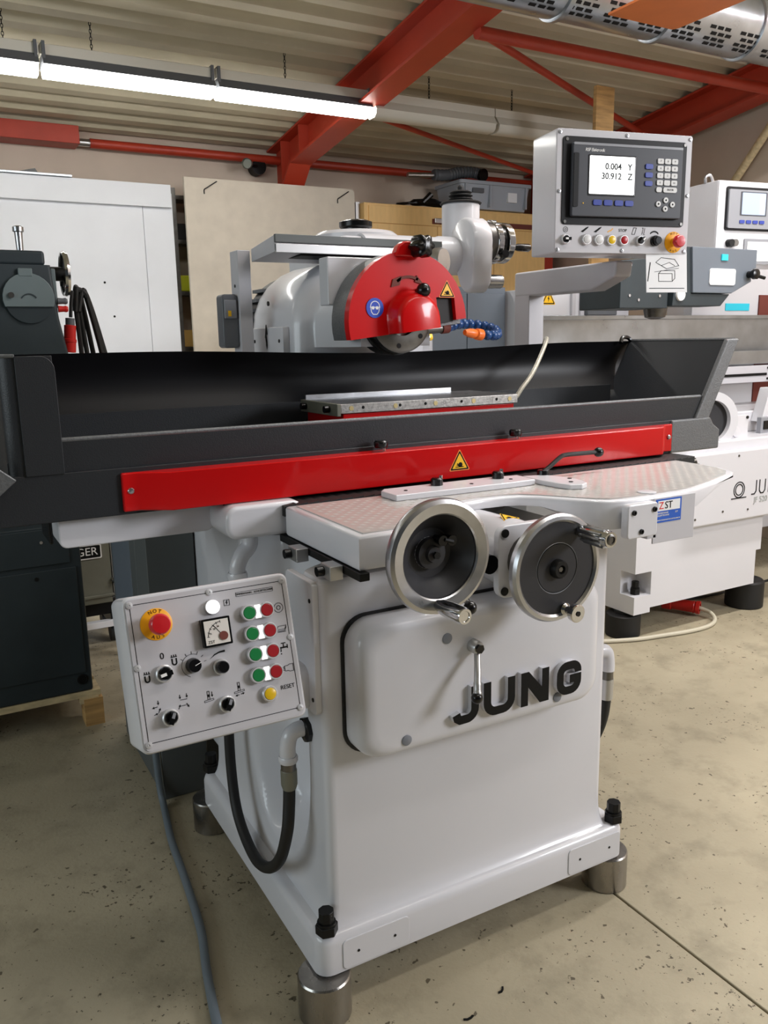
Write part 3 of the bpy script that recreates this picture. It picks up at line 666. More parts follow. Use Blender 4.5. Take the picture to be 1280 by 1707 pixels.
# second hose on the right side
E3 = G().tube([(.87, .10, .69), (.915, .10, .695), (.945, .10, .685), (.953, .10, .655), (.953, .10, .63)], .020, n=14).build('hose_elbow', 'paint_white', GR)
G().cyl((.953, .10, .632), (.953, .10, .60), .0175).build('hose_fitting', 'steel_dark', E3)
G().cyl((.953, .10, .605), (.952, .10, .545), .019).build('ferrule', 'alu', E3)
G().tube([(.952, .10, .555), (.951, .11, .48), (.945, .14, .40), (.935, .20, .33), (.925, .30, .29), (.91, .40, .30)], .0155, n=12).build('coolant_hose', 'rubber', GR)

# ---------------- red front guard and table tray ----------------
gp = [(-.158, .402), (1.462, .402), (1.515, .45), (1.555, .452), (1.555, .456), (1.512, .456), (1.46, .406), (-.157, .406), (-.222, .446), (-.262, .446), (-.262, .442), (-.224, .442)]
RG = G().prism([(-.262, .444), (-.224, .444), (-.158, .40), (1.462, .40), (1.515, .446), (1.552, .446), (1.552, .460), (-.262, .460)], 'z', 1.166, 1.258).build('front_guard', 'paint_red', GR, bev=.004, seg=3)
for x in (-.243, 1.535):
    G().lathe([(.008, 0), (.006, .003), (0, .0035)], (x, .444, 1.215), (0, -1, 0), 14).build('screw', 'steel', RG)
triangle_sign(RG, TM((.655, .3992, 1.208)), .055, rim='orange_sign')
for x in (.418, .872):
    k_ = G().lathe([(.017, 0), (.019, .005), (.019, .016), (.015, .02), (0, .02)], (x, .425, 1.268), (0, 0, 1), 10).build('wing_knob', 'black_plastic', RG)
    G().cyl((x+.012, .43, 1.258), (x+.012, .43, 1.285), .004, n=8).build('knob_stud', 'chrome', RG)
# table sides
TR = G().box(-.53, 1.72, .455, .475, 1.158, 1.27).build('table_side', 'paint_tray', GR, bev=.003)
G().prism([(1.55, 1.158), (1.79, 1.158), (1.79, 1.225), (1.755, 1.247), (1.74, 1.27), (1.55, 1.27)], 'y', .448, .462).build('side_plate', 'paint_hammer', GR, bev=.006)
G().box(-.5, 1.72, .475, .93, 1.165, 1.30).build('table', 'paint_tray', GR, bev=.003)
# tray walls
TY = G().box(-.40, 1.745, .462, .470, 1.268, 1.343).build('tray_front_wall', 'paint_tray', GR, smooth=False)
G().cyl((-.40, .466, 1.343), (1.70, .466, 1.343), .0055, n=12).build('rolled_rim', 'paint_hammer', TY)
# left end wall: rounded corner sheet
c0 = []
for k in range(9):
    a = math.radians(-90-90*k/8); c0.append((-.465+.035*math.cos(a), .49+.035*math.sin(a)))
outline = [(-.388, .455)]+c0+[(-.505, .93)]
def wall(path, z0, z1, th, name, mt_, parent, r=None):
    P = [Vector(p) for p in path]; q = []
    for i, p in enumerate(P):
        d = (P[min(i+1, len(P)-1)]-P[max(i-1, 0)]).normalized(); n_ = Vector((-d.y, d.x)); q.append(p-n_*th)
    g = G(); rings = []
    for a, b in zip(P, q): rings.append([(a.x, a.y, z0), (a.x, a.y, z1), (b.x, b.y, z1), (b.x, b.y, z0)])
    g.loft(rings); return g.build(name, mt_, parent, bev=.0015)
TL = wall(outline, 1.268, 1.531, .004, 'tray_end_wall', 'paint_tray', GR)
# rounded tab in front of the left end wall
tab = [(-.465, 1.268), (-.384, 1.268), (-.384, 1.495)]+circ(-.416, 1.499, .032, 6, 0, 90, True)[1:]+[(-.465, 1.531)]
G().prism(tab, 'y', .450, .4555).build('corner_tab', 'paint_tray', TL, bev=.0015)
G().tube([(-.465, .452, 1.532), (-.492, .465, 1.532), (-.501, .49, 1.532), (-.504, .65, 1.532), (-.505, .93, 1.532)], .004, n=8).build('rim_wire', 'paint_hammer', TL)
G().prism([(-.486, 1.264), (-.60, 1.362), (-.60, 1.168)], 'y', .438, .452).build('drip_ledge', 'paint_hammer', TL, bev=.003)
# flared right end wall
rw = [(1.705, 1.262), (1.845, 1.533), (1.850, 1.533), (1.712, 1.262)]
TRR = G().prism(rw, 'y', .47, .95).build('tray_end_wall', 'paint_tray', GR, bev=.001)
G().prism([(1.665, 1.262), (1.735, 1.262), (1.868, 1.535), (1.808, 1.535)], 'y', .452, .47).build('corner_tab', 'paint_hammer', TRR, bev=.006, seg=3)
G().cyl((1.848, .46, 1.533), (1.848, .95, 1.533), .006, n=10).build('rolled_rim', 'paint_hammer', TRR)
# back: rubber curtain bowed over the back wall
G().box(-.5, 1.73, .925, .935, 1.29, 1.365).build('tray_back_wall', 'paint_tray', GR, smooth=False)
rings = []
for i in range(41):
    t_ = i/40; x = -.51+2.37*t_; sag = .020*math.sin(PI*min(1, max(0, (x+.1)/1.7)))**2 if -.1 < x < 1.6 else 0
    pr = []
    for k in range(9):
        u = k/8; pr.append((.925+.035*math.sin(PI*u*.9)+.012*u, 1.345+(1.531-sag-1.345)*u))
    rings.append([(x, a, b) for a, b in pr]+[(x, a+.004, b) for a, b in reversed(pr)])
RC = G().loft(rings).build('rubber_curtain', 'rubber_sheet', GR, ang=60)
G().tube([(1.78, .93, 1.525), (1.80, .94, 1.545), (1.835, .945, 1.543), (1.85, .94, 1.525)], .008, n=8).build('curtain_clip', 'black_plastic', RC)

# ---------------- magnetic chuck ----------------
CK = G().box(.372, .968, .558, .80, 1.30, 1.353).build('chuck_base', 'paint_red', GR, bev=.003)
o = G().box(.362, .976, .55, .808, 1.353, 1.380).build('magnet_chuck', 'scraped_steel', GR, bev=.0015)
G().box(.362, .976, .55, .808, 1.380, 1.3805).build('chuck_face', 'steel', o, smooth=False)
for k in range(5): G().cyl((.395+.136*k+(.006 if k else 0), .5505, 1.367), (.395+.136*k+(.006 if k else 0), .549, 1.367), .007, n=16).build('brass_plug', 'brass', o)
for x in (.432, .552, .638, .765, .895): G().cyl((x, .5505, 1.368), (x, .5495, 1.368), .0045, n=12).build('tapped_hole', 'print_black', o)
o2 = G().box(.350, .3618, .548, .800, 1.346, 1.381).build('end_stop', 'case_olive', o, bev=.002)
for y in (.60, .76): G().cyl((.352, y, 1.364), (.334, y, 1.364), .010, n=14).build('stop_screw', 'black_plastic', o)
G().box(.372, .90, .809, .818, 1.353, 1.393).build('back_stop', 'steel', o, bev=.001)
G().tube([(.975, .60, 1.347), (1.03, .63, 1.362), (1.11, .70, 1.385), (1.22, .78, 1.43), (1.32, .85, 1.50), (1.385, .905, 1.542), (1.41, .94, 1.545), (1.42, .965, 1.52)], .0075, n=10).build('braided_cable', 'braid', GR)
# ---------------- grinding head ----------------
HX, HZ = .628, 1.60
# spindle motor: round topped housing
def horseshoe(r, z0, n=12): return [(HX+r, z0)]+[(HX+r*math.cos(a), HZ+r*math.sin(a)) for a in [PI*k/n for k in range(n+1)]]+[(HX-r, z0)]
hs = lambda r, y, z0=1.43: [(a, y, b) for a, b in horseshoe(r, z0)]
MO = G().loft([hs(.175, 1.40), hs(.203, 1.37), hs(.21, 1.33), hs(.21, 1.04), hs(.203, 1.01), hs(.180, .985), hs(.165, .98), hs(.150, .975, 1.533), hs(.142, .96, 1.533), hs(.138, .80, 1.533), hs(.13, .73, 1.533), hs(.12, .70, 1.533)]).build('spindle_housing', 'paint_white', GR, ang=50)
FG = G().lathe([(.19, 0), (.19, .10), (.12, .13), (0, .13)], (HX, 1.385, HZ), (0, 1, 0), 40).build('fan_cowl', 'black_steel', GR)
for k in range(7):
    z = 1.52+.035*k; hw_ = math.sqrt(max(.0001, .2**2-(z-HZ)**2))
    G().box(HX-hw_, HX-hw_+.02, 1.40, 1.50, z, z+.012).build('cooling_fin', 'grey_plastic', FG, smooth=False)
tb = G().box(.396, .42, 1.03, 1.31, 1.36, 1.60).build('terminal_cover', 'paint_white', GR, bev=.003)
for y in (1.06, 1.285): G().cyl((.397, y, 1.555), (.394, y, 1.555), .006, n=10).build('screw', 'black_steel', tb)
G(TM((.3950, 1.17, 1.572), -PI/2)).prism([(x*.075, z*.075) for x, z in ((-.02, .5), (-.17, -.07), (.03, -.02), (.02, -.42), (.08, -.4), (-.0, -.6), (-.07, -.4), (-.03, -.4), (-.03, -.1), (-.02, .05), (.13, .08), (.06, .5))], 'y', -.001, .0).build('flash_symbol', 'print_black', tb, smooth=False)
G().cyl((.42, 1.2, 1.68), (.416, 1.2, 1.68), .008, n=10).build('plug_screw', 'black_steel', MO)
# nose bracket behind the guard
NB = G().box(.425, .78, .74, .80, 1.655, 1.792).build('guard_bracket', 'paint_white', GR, bev=.004)
G().cyl((.525, .742, 1.75), (.525, .735, 1.75), .022).build('bracket_boss', 'paint_white', NB)
G().cyl((.525, .741, 1.675), (.525, .736, 1.675), .007, n=12).build('bracket_screw', 'black_steel', NB)
# wheel guard
RM = Matrix.Translation((HX, 0, 1.602)) @ Matrix.Rotation(math.radians(-6.5), 4, 'Y') @ Matrix.Translation((-HX, 0, -1.602))
def dome(r, cz=1.602, a0=-8, a1=188, n=28): return [(HX+r*math.cos(math.radians(a0+(a1-a0)*k/n)), cz+r*math.sin(math.radians(a0+(a1-a0)*k/n))) for k in range(n+1)]
WG = G(RM).prism(dome(.198), 'y', .645, .735).build('wheel_guard', 'paint_hammer', GR, ang=30, bev=.002)
red = dome(.200, a0=-6, a1=186)
hole = (.728, .792, 1.592, 1.662)
red_front = [(HX-.199, 1.581)]+[p for p in red if p[1] > 1.585][::-1]
# red cover in strips so that the window stays open
def dome_top(x): return 1.602+math.sqrt(max(0, .2**2-(x-HX)**2))
g = G()
Lp = [(p[0], p[1]) for p in red if p[0] < hole[0]]
left = [(hole[0], 1.575), (hole[0], dome_top(hole[0]))]+[p for p in red if p[0] < hole[0] and p[1] >= 1.581]+[(HX-.1985, 1.575)]
RGD = G(RM).prism(left, 'y', .618, .646).prism([(hole[0], hole[3]), (hole[0], dome_top(hole[0]))]+[p for p in red if hole[0] < p[0] < hole[1]][::-1]+[(hole[1], dome_top(hole[1])), (hole[1], hole[3])], 'y', .618, .646).prism([(hole[1], 1.59), (hole[1], dome_top(hole[1]))]+[p for p in red if p[0] > hole[1] and p[1] > 1.6][::-1]+[(HX+.1995, 1.59)], 'y', .618, .646).build('guard_cover', 'paint_red', GR, ang=30)
G(RM).box(hole[0]+.002, hole[1]-.002, .633, .644, 1.585, hole[3]-.002).build('guard_window', 'rubber', RGD, smooth=False)
# raised hub bulge on the cover
b0 = [(.56, 1.577), (.56, 1.60)]+circ(.632, 1.612, .072, 14, 180, 0, True)+[(.704, 1.577)]
shr = lambda k: [(.632+(a-.632)*k, 1.577+(b-1.577)*k) for a, b in b0]
BU = G(RM).loft([[(a, .62, b) for a, b in shr(1.12)], [(a, .612, b) for a, b in shr(1.03)], [(a, .575, b) for a, b in shr(.99)], [(a, .563, b) for a, b in shr(.93)], [(a, .558, b) for a, b in shr(.82)]]).build('hub_bulge', 'paint_red', RGD, ang=50)
G().cyl((.655, .62, 1.69), (.650, .585, 1.69), .008).build('knob_stem', 'black_plastic', RGD)
G().sph((.648, .572, 1.69), .021).build('ball_knob', 'black_plastic', RGD)
tabp = [(.575, 1.785), (.60, 1.828), (.625, 1.832), (.655, 1.80)]
G().prism([(.578, 1.785), (.592, 1.815), (.61, 1.828), (.632, 1.83), (.66, 1.785)], 'y', .612, .645).build('hinge_lug', 'paint_red', RGD, bev=.006, seg=3)
g = G(TM((.648, .60, 1.812), .1))
star = [((.030+.0045*math.cos(6*q))*math.cos(q), (.030+.0045*math.cos(6*q))*math.sin(q)) for q in [2*PI*k/48 for k in range(48)]]
g.loft([[(a*.8, .012, b*.8) for a, b in star], [(a, 0, b) for a, b in star], [(a, -.03, b) for a, b in star], [(a*.85, -.042, b*.85) for a, b in star], [(a*.4, -.046, b*.4) for a, b in star]]).build('star_knob', 'black_plastic', RGD, ang=60)
# rotation arrow
ar = ribbon(circ(.625, 1.665, .065, 8, 128, 62, True), .008)
G().prism(ar, 'y', .614, .619).prism([(.572, 1.722), (.60, 1.732), (.594, 1.706), (.566, 1.700)], 'y', .614, .619).prism([(.652, 1.734), (.645, 1.716), (.676, 1.708)], 'y', .614, .619).build('rotation_arrow', 'rust', RGD, smooth=False)
triangle_sign(RGD, TM((.758, .6175, 1.690)), .046, rim='orange_sign')
bs = G(TM((.512, .6165, 1.642))).prism([(a, b*1.0) for a, b in circ(0, 0, .028, 32)], 'y', -.0008, .0005).build('eye_protection_sticker', 'sign_blue', RGD, smooth=False)
g = G(TM((.512, .6157, 1.642)))
g.prism(ribbon(circ(0, .004, .0145, 10, 180, 0, True), .0022), 'y', -.0006, 0).prism(ribbon([(-.0145, .004), (-.012, -.011), (-.006, -.018), (.006, -.018), (.012, -.011), (.0145, .004)], .0022), 'y', -.0006, 0)
for sx in (-1, 1): g.prism(circ(sx*.0065, .0, .0048, 10), 'y', -.0006, 0)
g.prism([(-.0165, .001), (.0165, .001), (.0165, .003), (-.0165, .003)], 'y', -.0007, 0)
g.build('sticker_print', 'print_white', bs, smooth=False)
# wheel flange under the guard
fc = (.618, .682, 1.613)
FL = G().lathe([(.05, .0), (.098, .0), (.100, .004), (.100, .035), (.09, .04), (.05, .04)], fc, (0, -1, 0), 56, closed=True).build('wheel_flange', 'steel_dark', GR, ang=30)
G().lathe([(.106, -.06), (.106, .0), (.03, .0), (.03, -.06)], fc, (0, -1, 0), 56, closed=True).build('grinding_wheel', 'black_steel', FL)
G().lathe([(.055, .03), (.050, .018), (.035, .016), (.032, .03), (.028, .034), (0, .034), (0, .01), (.055, .01)], fc, (0, -1, 0), 40, closed=True).build('spindle_nut', 'steel', FL)
for k in range(6):
    a = math.radians(200+60*k); G().cyl((fc[0]+.08*math.cos(a), .643, fc[2]+.08*math.sin(a)), (fc[0]+.08*math.cos(a), .641, fc[2]+.08*math.sin(a)), .0075, n=14).build('balance_screw', 'print_black', FL)
# coolant nozzle
CN = G().cyl((.70, .66, 1.580), (.775, .66, 1.585), .014, n=16).build('coolant_pipe', 'steel_dark', GR)
G().cyl((.765, .66, 1.584), (.79, .66, 1.586), .017, n=16).build('pipe_joint', 'rust', CN)
P = smooth_path([(.80, .67, 1.588), (.85, .69, 1.596), (.90, .70, 1.597), (.945, .685, 1.590), (.962, .65, 1.577), (.94, .61, 1.563), (.905, .585, 1.560), (.865, .585, 1.562)], 4)
acc = 0; last = None; first = None
dist = 0
pts = [P[0]]
for a, b in zip(P, P[1:]):
    dist += (b-a).length
    if dist > .0185: pts.append(b); dist = 0
for p in pts:
    if first is None:
        first = G().sph(p, .0155, 14).build('hose_segment', 'hose_blue', CN)
    else: dup(first, Vector(p)-WP[first.name], kids=False)
G().lathe([(.0165, 0), (.0175, .006), (.0165, .022), (.012, .026), (.014, .034), (.0135, .05), (.008, .07), (0, .07)], (.862, .585, 1.562), (-1, -.15, .12), 20).build('nozzle', 'hose_orange', CN)
LF = G().box(.80, .90, .985, 1.03, 1.45, 1.556).build('dresser_bracket', 'paint_white', GR, bev=.003)
G().cyl((.895, 1.0, 1.555), (.93, 1.0, 1.558), .016).build('indicator_body', 'alu', LF)
G().cyl((.93, 1.0, 1.558), (.944, 1.0, 1.560), .012).build('indicator_lens', 'gold', LF)
# overhead arm, post, switch
AR = G().prism([(.95, 1.822), (1.15, 1.81), (1.15, 1.85), (.95, 1.872), (.944, 1.848), (.935, 1.843), (.935, 1.826)], 'x', .347, .95).build('overhead_arm', 'paint_panel', GR, bev=.0015)
G().box(.347, .95, .934, .944, 1.82, 1.846).build('arm_lip', 'alu', AR, bev=.001)
G().box(.347, .95, .936, .950, 1.850, 1.874).build('arm_front_strip', 'cabinet_grey', AR, bev=.001)
G().box(.44, .75, .96, 1.12, 1.815, 1.8225).build('arm_slot', 'print_black', AR, smooth=False)
PO = G().box(.299, .343, 1.15, 1.222, 1.20, 1.846).build('upright_post', 'paint_panel', GR, bev=.002)
G().cyl((.299, 1.185, 1.735), (.297, 1.185, 1.735), .005, n=8).build('screw', 'black_steel', PO)
SB = G().prism(rrect(.244, .299, 1.535, 1.708, .012), 'y', 1.165, 1.225).build('switch_box', 'grey_plastic', PO, bev=.006, seg=3)
G().box(.250, .292, 1.160, 1.168, 1.630, 1.69).build('switch_window', 'dro_light', PO, bev=.003)
G().box(.262, .272, 1.158, 1.162, 1.637, 1.655).build('switch_toggle', 'yellow_sign', PO, smooth=False)
# column head with round flange, cross tube, gear casting, motor cylinder
G().box(.62, .98, 1.03, 1.50, 1.30, 1.895).build('column_head', 'paint_white', GR, bev=.025, seg=3)
o = G().lathe([(.15, 0), (.15, .018), (.135, .03), (.12, .032), (0, .032)], (.77, 1.22, 1.895), (0, 0, 1), 48).build('column_cap', 'paint_white', GR)
G().lathe([(.05, 0), (.052, .014), (.06, .02), (.06, .036), (.045, .042), (0, .042)], (.77, 1.22, 1.926), (0, 0, 1), 12).build('cap_knob', 'black_plastic', o)
G().lathe([(.062, 0), (.062, .30), (.066, .31), (.066, .42)], (.70, 1.06, 1.842), (1, 0, 0), 32).build('cross_tube', 'paint_white', GR)
G().lathe([(.03, 0), (.03, .05), (.042, .055), (.044, .10), (.04, .11), (0, .11)], (.84, .93, 1.80), (.5, -1, 0), 28).build('shaft_boss', 'steel', GR)
GC = lambda x, k: [(x, 1.0+(a-1.0)*k, 1.85+(b-1.85)*k) for a, b in circ(1.0, 1.885, .082, 10, 0, 180, True)+circ(.975, 1.755, .045, 8, 200, 340, True)]
GB = G().loft([GC(1.075, .92), GC(1.085, 1.0), GC(1.145, 1.0), GC(1.155, .92), GC(1.16, .8)]).build('gear_casting', 'paint_white', GR, ang=50)
for x, y in ((1.16, .985), (1.19, .97)): G().cyl((x-.03, y, 1.75), (x+.03, y, 1.75), .024).build('stub_shaft', 'steel', GB)
G().cyl((1.15, .99, 1.885), (1.175, .99, 1.885), .070).build('dial_base', 'steel_dark', GB)
D1 = G().cyl((1.175, .99, 1.885), (1.2, .99, 1.885), .074, n=40).build('scale_dial', 'chrome', GB, bev=.003)
for k in range(20):
    a = 2*PI*k/20; G().box(1.179, 1.196, .99+.074*math.cos(a)-.003, .99+.074*math.cos(a)+.003, 1.885+.074*math.sin(a)-.003, 1.885+.074*math.sin(a)+.003).build('knurl', 'chrome', GB, smooth=False)
G().cyl((1.2, .99, 1.885), (1.225, .99, 1.885), .062).build('dial_spacer', 'black_plastic', GB)
G().cyl((1.225, .99, 1.885), (1.252, .99, 1.885), .070, n=40).build('handwheel_dial', 'chrome', GB, bev=.003)
G().cyl((1.195, .925, 1.84), (1.195, .905, 1.84), .014).build('lock_knob', 'black_plastic', GB)
G().lathe([(.007, 0), (.009, .01), (.013, .03), (.014, .075), (.010, .082), (0, .082)], (1.25, .945, 1.868), (1, -.0, .0), 18).build('crank_grip', 'black_plastic', GB)
VC = G().lathe([(.070, 0), (.070, .185), (.066, .19), (0, .19)], (1.185, 1.17, 1.85), (0, 0, 1), 40).build('motor_cylinder', 'paint_white', GR)
G().lathe([(.075, 0), (.078, .004), (.072, .008), (.04, .010), (.045, .018), (.036, .024), (.045, .03), (.036, .036), (.042, .042), (.03, .048), (.012, .05), (.012, .062), (.006, .068), (0, .068)], (1.185, 1.17, 2.039), (0, 0, 1), 24).build('rubber_bellows', 'rubber', VC)
# ---------------- display pendant ----------------
PA = G().box(1.402, 1.473, 1.03, 1.118, 1.15, 1.74).build('pendant_post', 'paint_panel', GR, bev=.003)
G().prism([(.58, 1.795), (1.12, 1.795), (1.12, 1.705), (.70, 1.705), (.585, 1.745)], 'x', 1.40, 1.475).build('pendant_arm', 'paint_panel', GR, bev=.008)
DM = TM((1.352, .508, 1.988), math.radians(-11.84)); K = 1.04
DB = G(DM).prism(rrect(-.24, .24, -.18, .18, .006), 'y', .004, .155).build('display_box', 'paint_white', GR, bev=.002)
G(DM).prism(rrect(-.24, .24, -.18, .18, .006), 'y', -.001, .004).build('front_plate', 'paint_panel', DB, bev=.0008)
def dl(x, z): return x*K, z*K
def dpart(name, mt_, x0, x1, z0, z1, y0, y1, r=.003, bev=.0):
    return G(DM).prism(rrect(x0*K, x1*K, z0*K, z1*K, r), 'y', y0, y1).build(name, mt_, DB, bev=bev, smooth=False)
for x, z in ((-.222, .163), (.001, .163), (.223, .163), (.222, .0), (.220, -.165), (-.003, -.165), (-.223, -.165), (-.222, .0)):
    G(DM).lathe([(.0065, 0), (.0055, .003), (.003, .0035), (.0025, .002), (0, .002)], (x*K, -.001, z*K), (0, -1, 0), 12).build('panel_screw', 'steel', DB)
dpart('display_frame', 'dro_frame', -.213, .211, -.093, .153, -.004, 0, .012, .001)
for x, z in ((-.2, .144), (.203, .145), (.202, -.084), (-.202, -.085)): G(DM).cyl((x*K, -.004, z*K), (x*K, -.006, z*K), .005, n=10).build('frame_screw', 'steel_dark', DB)
UN = dpart('readout_unit', 'dro_body', -.187, .189, -.071, .134, -.018, -.004, .006, .003)
dpart('unit_top_edge', 'dro_light', -.185, .187, .127, .134, -.0195, -.0185, .003)
dpart('unit_side_grip', 'dro_frame', -.184, -.168, -.045, .105, -.0205, -.0185, .004)
dpart('screen_bezel', 'dro_frame', -.136, .026, -.012, .103, -.0192, -.0181, .004)
dpart('screen', 'screen', -.132, .020, -.007, .099, -.0200, -.0192, .003)
dpart('screen_shadow_edge', 'dro_light', .021, .024, -.009, .1, -.0196, -.0191, .001)
g = G(DM)
g.text('0.004   Y', .026, TP(-.035*K, -.0205, .070*K), .0004, bold=.0005); g.text('30.912   Z', .026, TP(-.040*K, -.0205, .043*K), .0004, bold=.0005)
g.build('screen_digits', 'screen_ink', DB, smooth=False)
G(DM).text('RSF Elektronik', .0135, TP(-.115*K, -.0187, .1145*K), .0003, shear=.15, space=.85).build('unit_lettering', 'print_white', DB, smooth=False)
for x in (-.103, -.067, -.030, .005): dpart('soft_key', 'key_blue', x-.0145, x+.0145, -.039, -.023, -.0215, -.0185, .005, .0008)
for z in (.076, .052, .028): dpart('soft_key', 'key_blue', .057, .083, z-.0075, z+.0075, -.0215, -.0185, .005, .0008)
for r in range(4):
    for c_ in range(3):
        x, z = .109+.025*c_, .0925-.0203*r
        k_ = dpart('number_key', 'key_grey', x-.0105, x+.0105, z-.0075, z+.0075, -.0215, -.0185, .004, .0008)
        tx = ['7', '8', '9', '4', '5', '6', '1', '2', '3', '0', '.', '+/-'][r*3+c_]
        G(DM).text(tx, .008, TP(x*K, -.0218, z*K), .0002).build('key_print', 'print_black', k_, smooth=False)
dpart('clear_key', 'key_grey', .097, .117, .004, .019, -.0215, -.0185, .006, .0008)
o = dpart('enter_key', 'key_grey', .122, .170, .004, .019, -.0215, -.0185, .006, .0008)
G(DM).text('ENTER', .008, TP(.146*K, -.0218, .0115*K), .0002).build('key_print', 'print_black', o, smooth=False)
for x, z in ((.133, -.018), (.107, -.0295), (.157, -.030), (.132, -.043)):
    o = G(DM).cyl((x*K, -.0185, z*K), (x*K, -.0218, z*K), .0085, n=16).build('arrow_key', 'key_grey', DB)
    G(DM).cyl((x*K, -.0217, z*K), (x*K, -.0222, z*K), .003, n=8).build('key_print', 'print_black', o)
G(DM).cyl((-.15*K, -.0185, -.034*K), (-.15*K, -.0195, -.034*K), .002, n=8).build('power_led', 'yellow_sign', DB)
def pbutton(M, x, z, mt_, parent, r=.0145, cap=.0115):
    b = G(M).lathe([(r, 0), (r, .008), (r-.002, .010), (cap, .010), (cap, .004), (0, .004)], (x, 0, z), (0, -1, 0), 28).build('push_button', 'satin_chrome', parent)
    G(M).lathe([(cap-.0003, .004), (cap-.0003, .011), (cap-.002, .012), (0, .012)], (x, 0, z), (0, -1, 0), 24).build('button_cap', mt_, b); return b
def selector(M, x, z, ang, parent, r=.0150, tip='print_white'):
    b = G(M).lathe([(r, 0), (r, .008), (r-.002, .010), (r-.0035, .010), (r-.004, .006), (0, .006)], (x, 0, z), (0, -1, 0), 28).build('selector_switch', 'satin_chrome', parent)
    G(M).lathe([(r-.0052, .006), (r-.006, .014), (0, .014)], (x, 0, z), (0, -1, 0), 24).build('switch_knob', 'black_plastic', b)
    mm = M @ Matrix.Translation((x, 0, z)) @ Matrix.Rotation(ang, 4, 'Y')
    G(mm).box(-.0045, .0045, -.024, -.012, -(r-.0045), r-.0045).build('switch_lever', 'black_plastic', b, bev=.001)
    G(mm).box(-.0028, .0028, -.0246, -.0238, 0, r-.0055).build('lever_mark_highlight', tip, b, smooth=False)
    return b
def estop(M, x, z, parent, s=1.0, disc=.030):
    b = G(M).lathe([(disc, 0), (disc, .0015), (disc-.001, .002), (0, .002)], (x, 0, z), (0, -1, 0), 40).build('emergency_stop', 'yellow_plastic', parent)
    G(M).lathe([(.013, 0), (.012, .018), (.016, .022)], (x, -.001, z), (0, -1, 0), 24).build('stop_stem', 'yellow_plastic', b)
    G(M).lathe([(.014, 0), (.0195, .004), (.020, .010), (.0185, .018), (.016, .021), (0, .022)], (x, -.020, z), (0, -1, 0), 36).build('stop_mushroom', 'estop_red', b)
    g = G(M)
    for i, ch in enumerate('NOT'):
        a = (1-i)*.38; q = M @ Matrix.Translation((x, -.0022, z)) @ Matrix.Rotation(-a, 4, 'Y') @ Matrix.Translation((0, 0, disc-.0055)) @ FRONT
        g.m = Matrix.Identity(4); g.text(ch, .0095, q, .0002)
    for i, ch in enumerate('AUS'):
        a = (i-1)*.38; q = M @ Matrix.Translation((x, -.0022, z)) @ Matrix.Rotation(-a, 4, 'Y') @ Matrix.Translation((0, 0, -(disc-.0055))) @ FRONT
        g.text(ch, .0095, q, .0002)
    g.build('stop_lettering', 'print_black', b, smooth=False)
    return b
D1M = DM @ Matrix.Translation((0, -.001, 0))
selector(D1M, -.198*K, -.135*K, math.radians(-90), DB)
for x, mt_ in ((-.128, 'key_grey'), (-.086, 'key_grey'), (-.043, 'yellow_button'), (0, 'button_red')): pbutton(D1M, x*K, -.135*K, mt_, DB, .0165, .0125)
selector(D1M, .058*K, -.135*K, math.radians(50), DB); 
b = G(D1M).lathe([(.0165, 0), (.0165, .008), (.0145, .010), (.0125, .010), (.0125, .022), (.011, .025), (0, .025)], (.112*K, 0, -.135*K), (0, -1, 0), 28).build('rotary_knob', 'black_plastic', DB)
estop(D1M, .180*K, -.138*K, DB, disc=.033)
def dsym(polys, name='printed_symbol', mt_='print_black', M=D1M, parent=DB, k=K):
    g = G(M)
    for p in polys: g.prism([(a*k, b*k) for a, b in p], 'y', -.0006, .0002)
    return g.build(name, mt_, parent, smooth=False)
def ringpoly(cx, cz, r, wd, n=16): return ribbon(circ(cx, cz, r, n, 0, 360, True), wd)
dsym([ringpoly(-.197, -.107, .0075, .0013), ringpoly(-.197, -.107, .003, .0012)])
dsym([[(-.146, -.112), (-.128, -.100), (-.119, -.097), (-.121, -.101), (-.138, -.114)]])
dsym([[(-.102, -.112), (-.084, -.100), (-.075, -.097), (-.077, -.101), (-.094, -.114)]])
dsym([ribbon([(-.054, -.112), (-.048, -.108), (-.044, -.108), (-.036, -.101)], .003)], mt_='yellow_plastic')
G(D1M).text('STOP', .0125, TP(-.002*K, -.0005, -.1065*K), .0003).build('button_lettering', 'print_black', DB, smooth=False)
dsym([ribbon([(.030, -.117), (.036, -.098), (.046, -.098), (.040, -.117), (.030, -.117)], .0015)])
dsym([ribbon([(.066, -.098), (.07, -.098), (.066, -.117)], .0015), ribbon([(.076, -.098), (.072, -.117), (.076, -.117)], .0015)])
dsym([circ(.11, -.125, .020, 8, 140, 40, True)+circ(.11, -.128, .0185, 8, 42, 138, True)])
# instruction card under the display box
CD = G(TM((1.515, .472, 1.752), math.radians(-14), math.radians(-6))).box(-.075, .075, -.001, .001, -.065, .065).build('instruction_card', 'paper', GR, smooth=False)
g = G(TM((1.515, .472, 1.752), math.radians(-14), math.radians(-6)))
for p in (ribbon([(-.04, .03), (-.02, .045), (.03, .04), (.045, .02), (.0, .01), (-.04, .03)], .0016), ribbon([(-.03, -.03), (.02, -.03), (.02, -.005), (-.03, -.005), (-.03, -.03)], .0016), ribbon([(-.03, -.005), (-.02, .004), (.03, .004), (.03, -.02), (.02, -.03)], .0016), ribbon([(-.045, .0), (.045, .012)], .0012), ribbon([(-.02, .02), (.01, .03), (.03, .02)], .0014), ribbon([(-.065, -.052), (.065, -.052)], .002), ribbon([(-.07, -.03), (-.06, .03)], .003)):
    g.prism(p, 'y', -.0016, -.001)
g.build('card_drawing', 'print_black', CD, smooth=False)

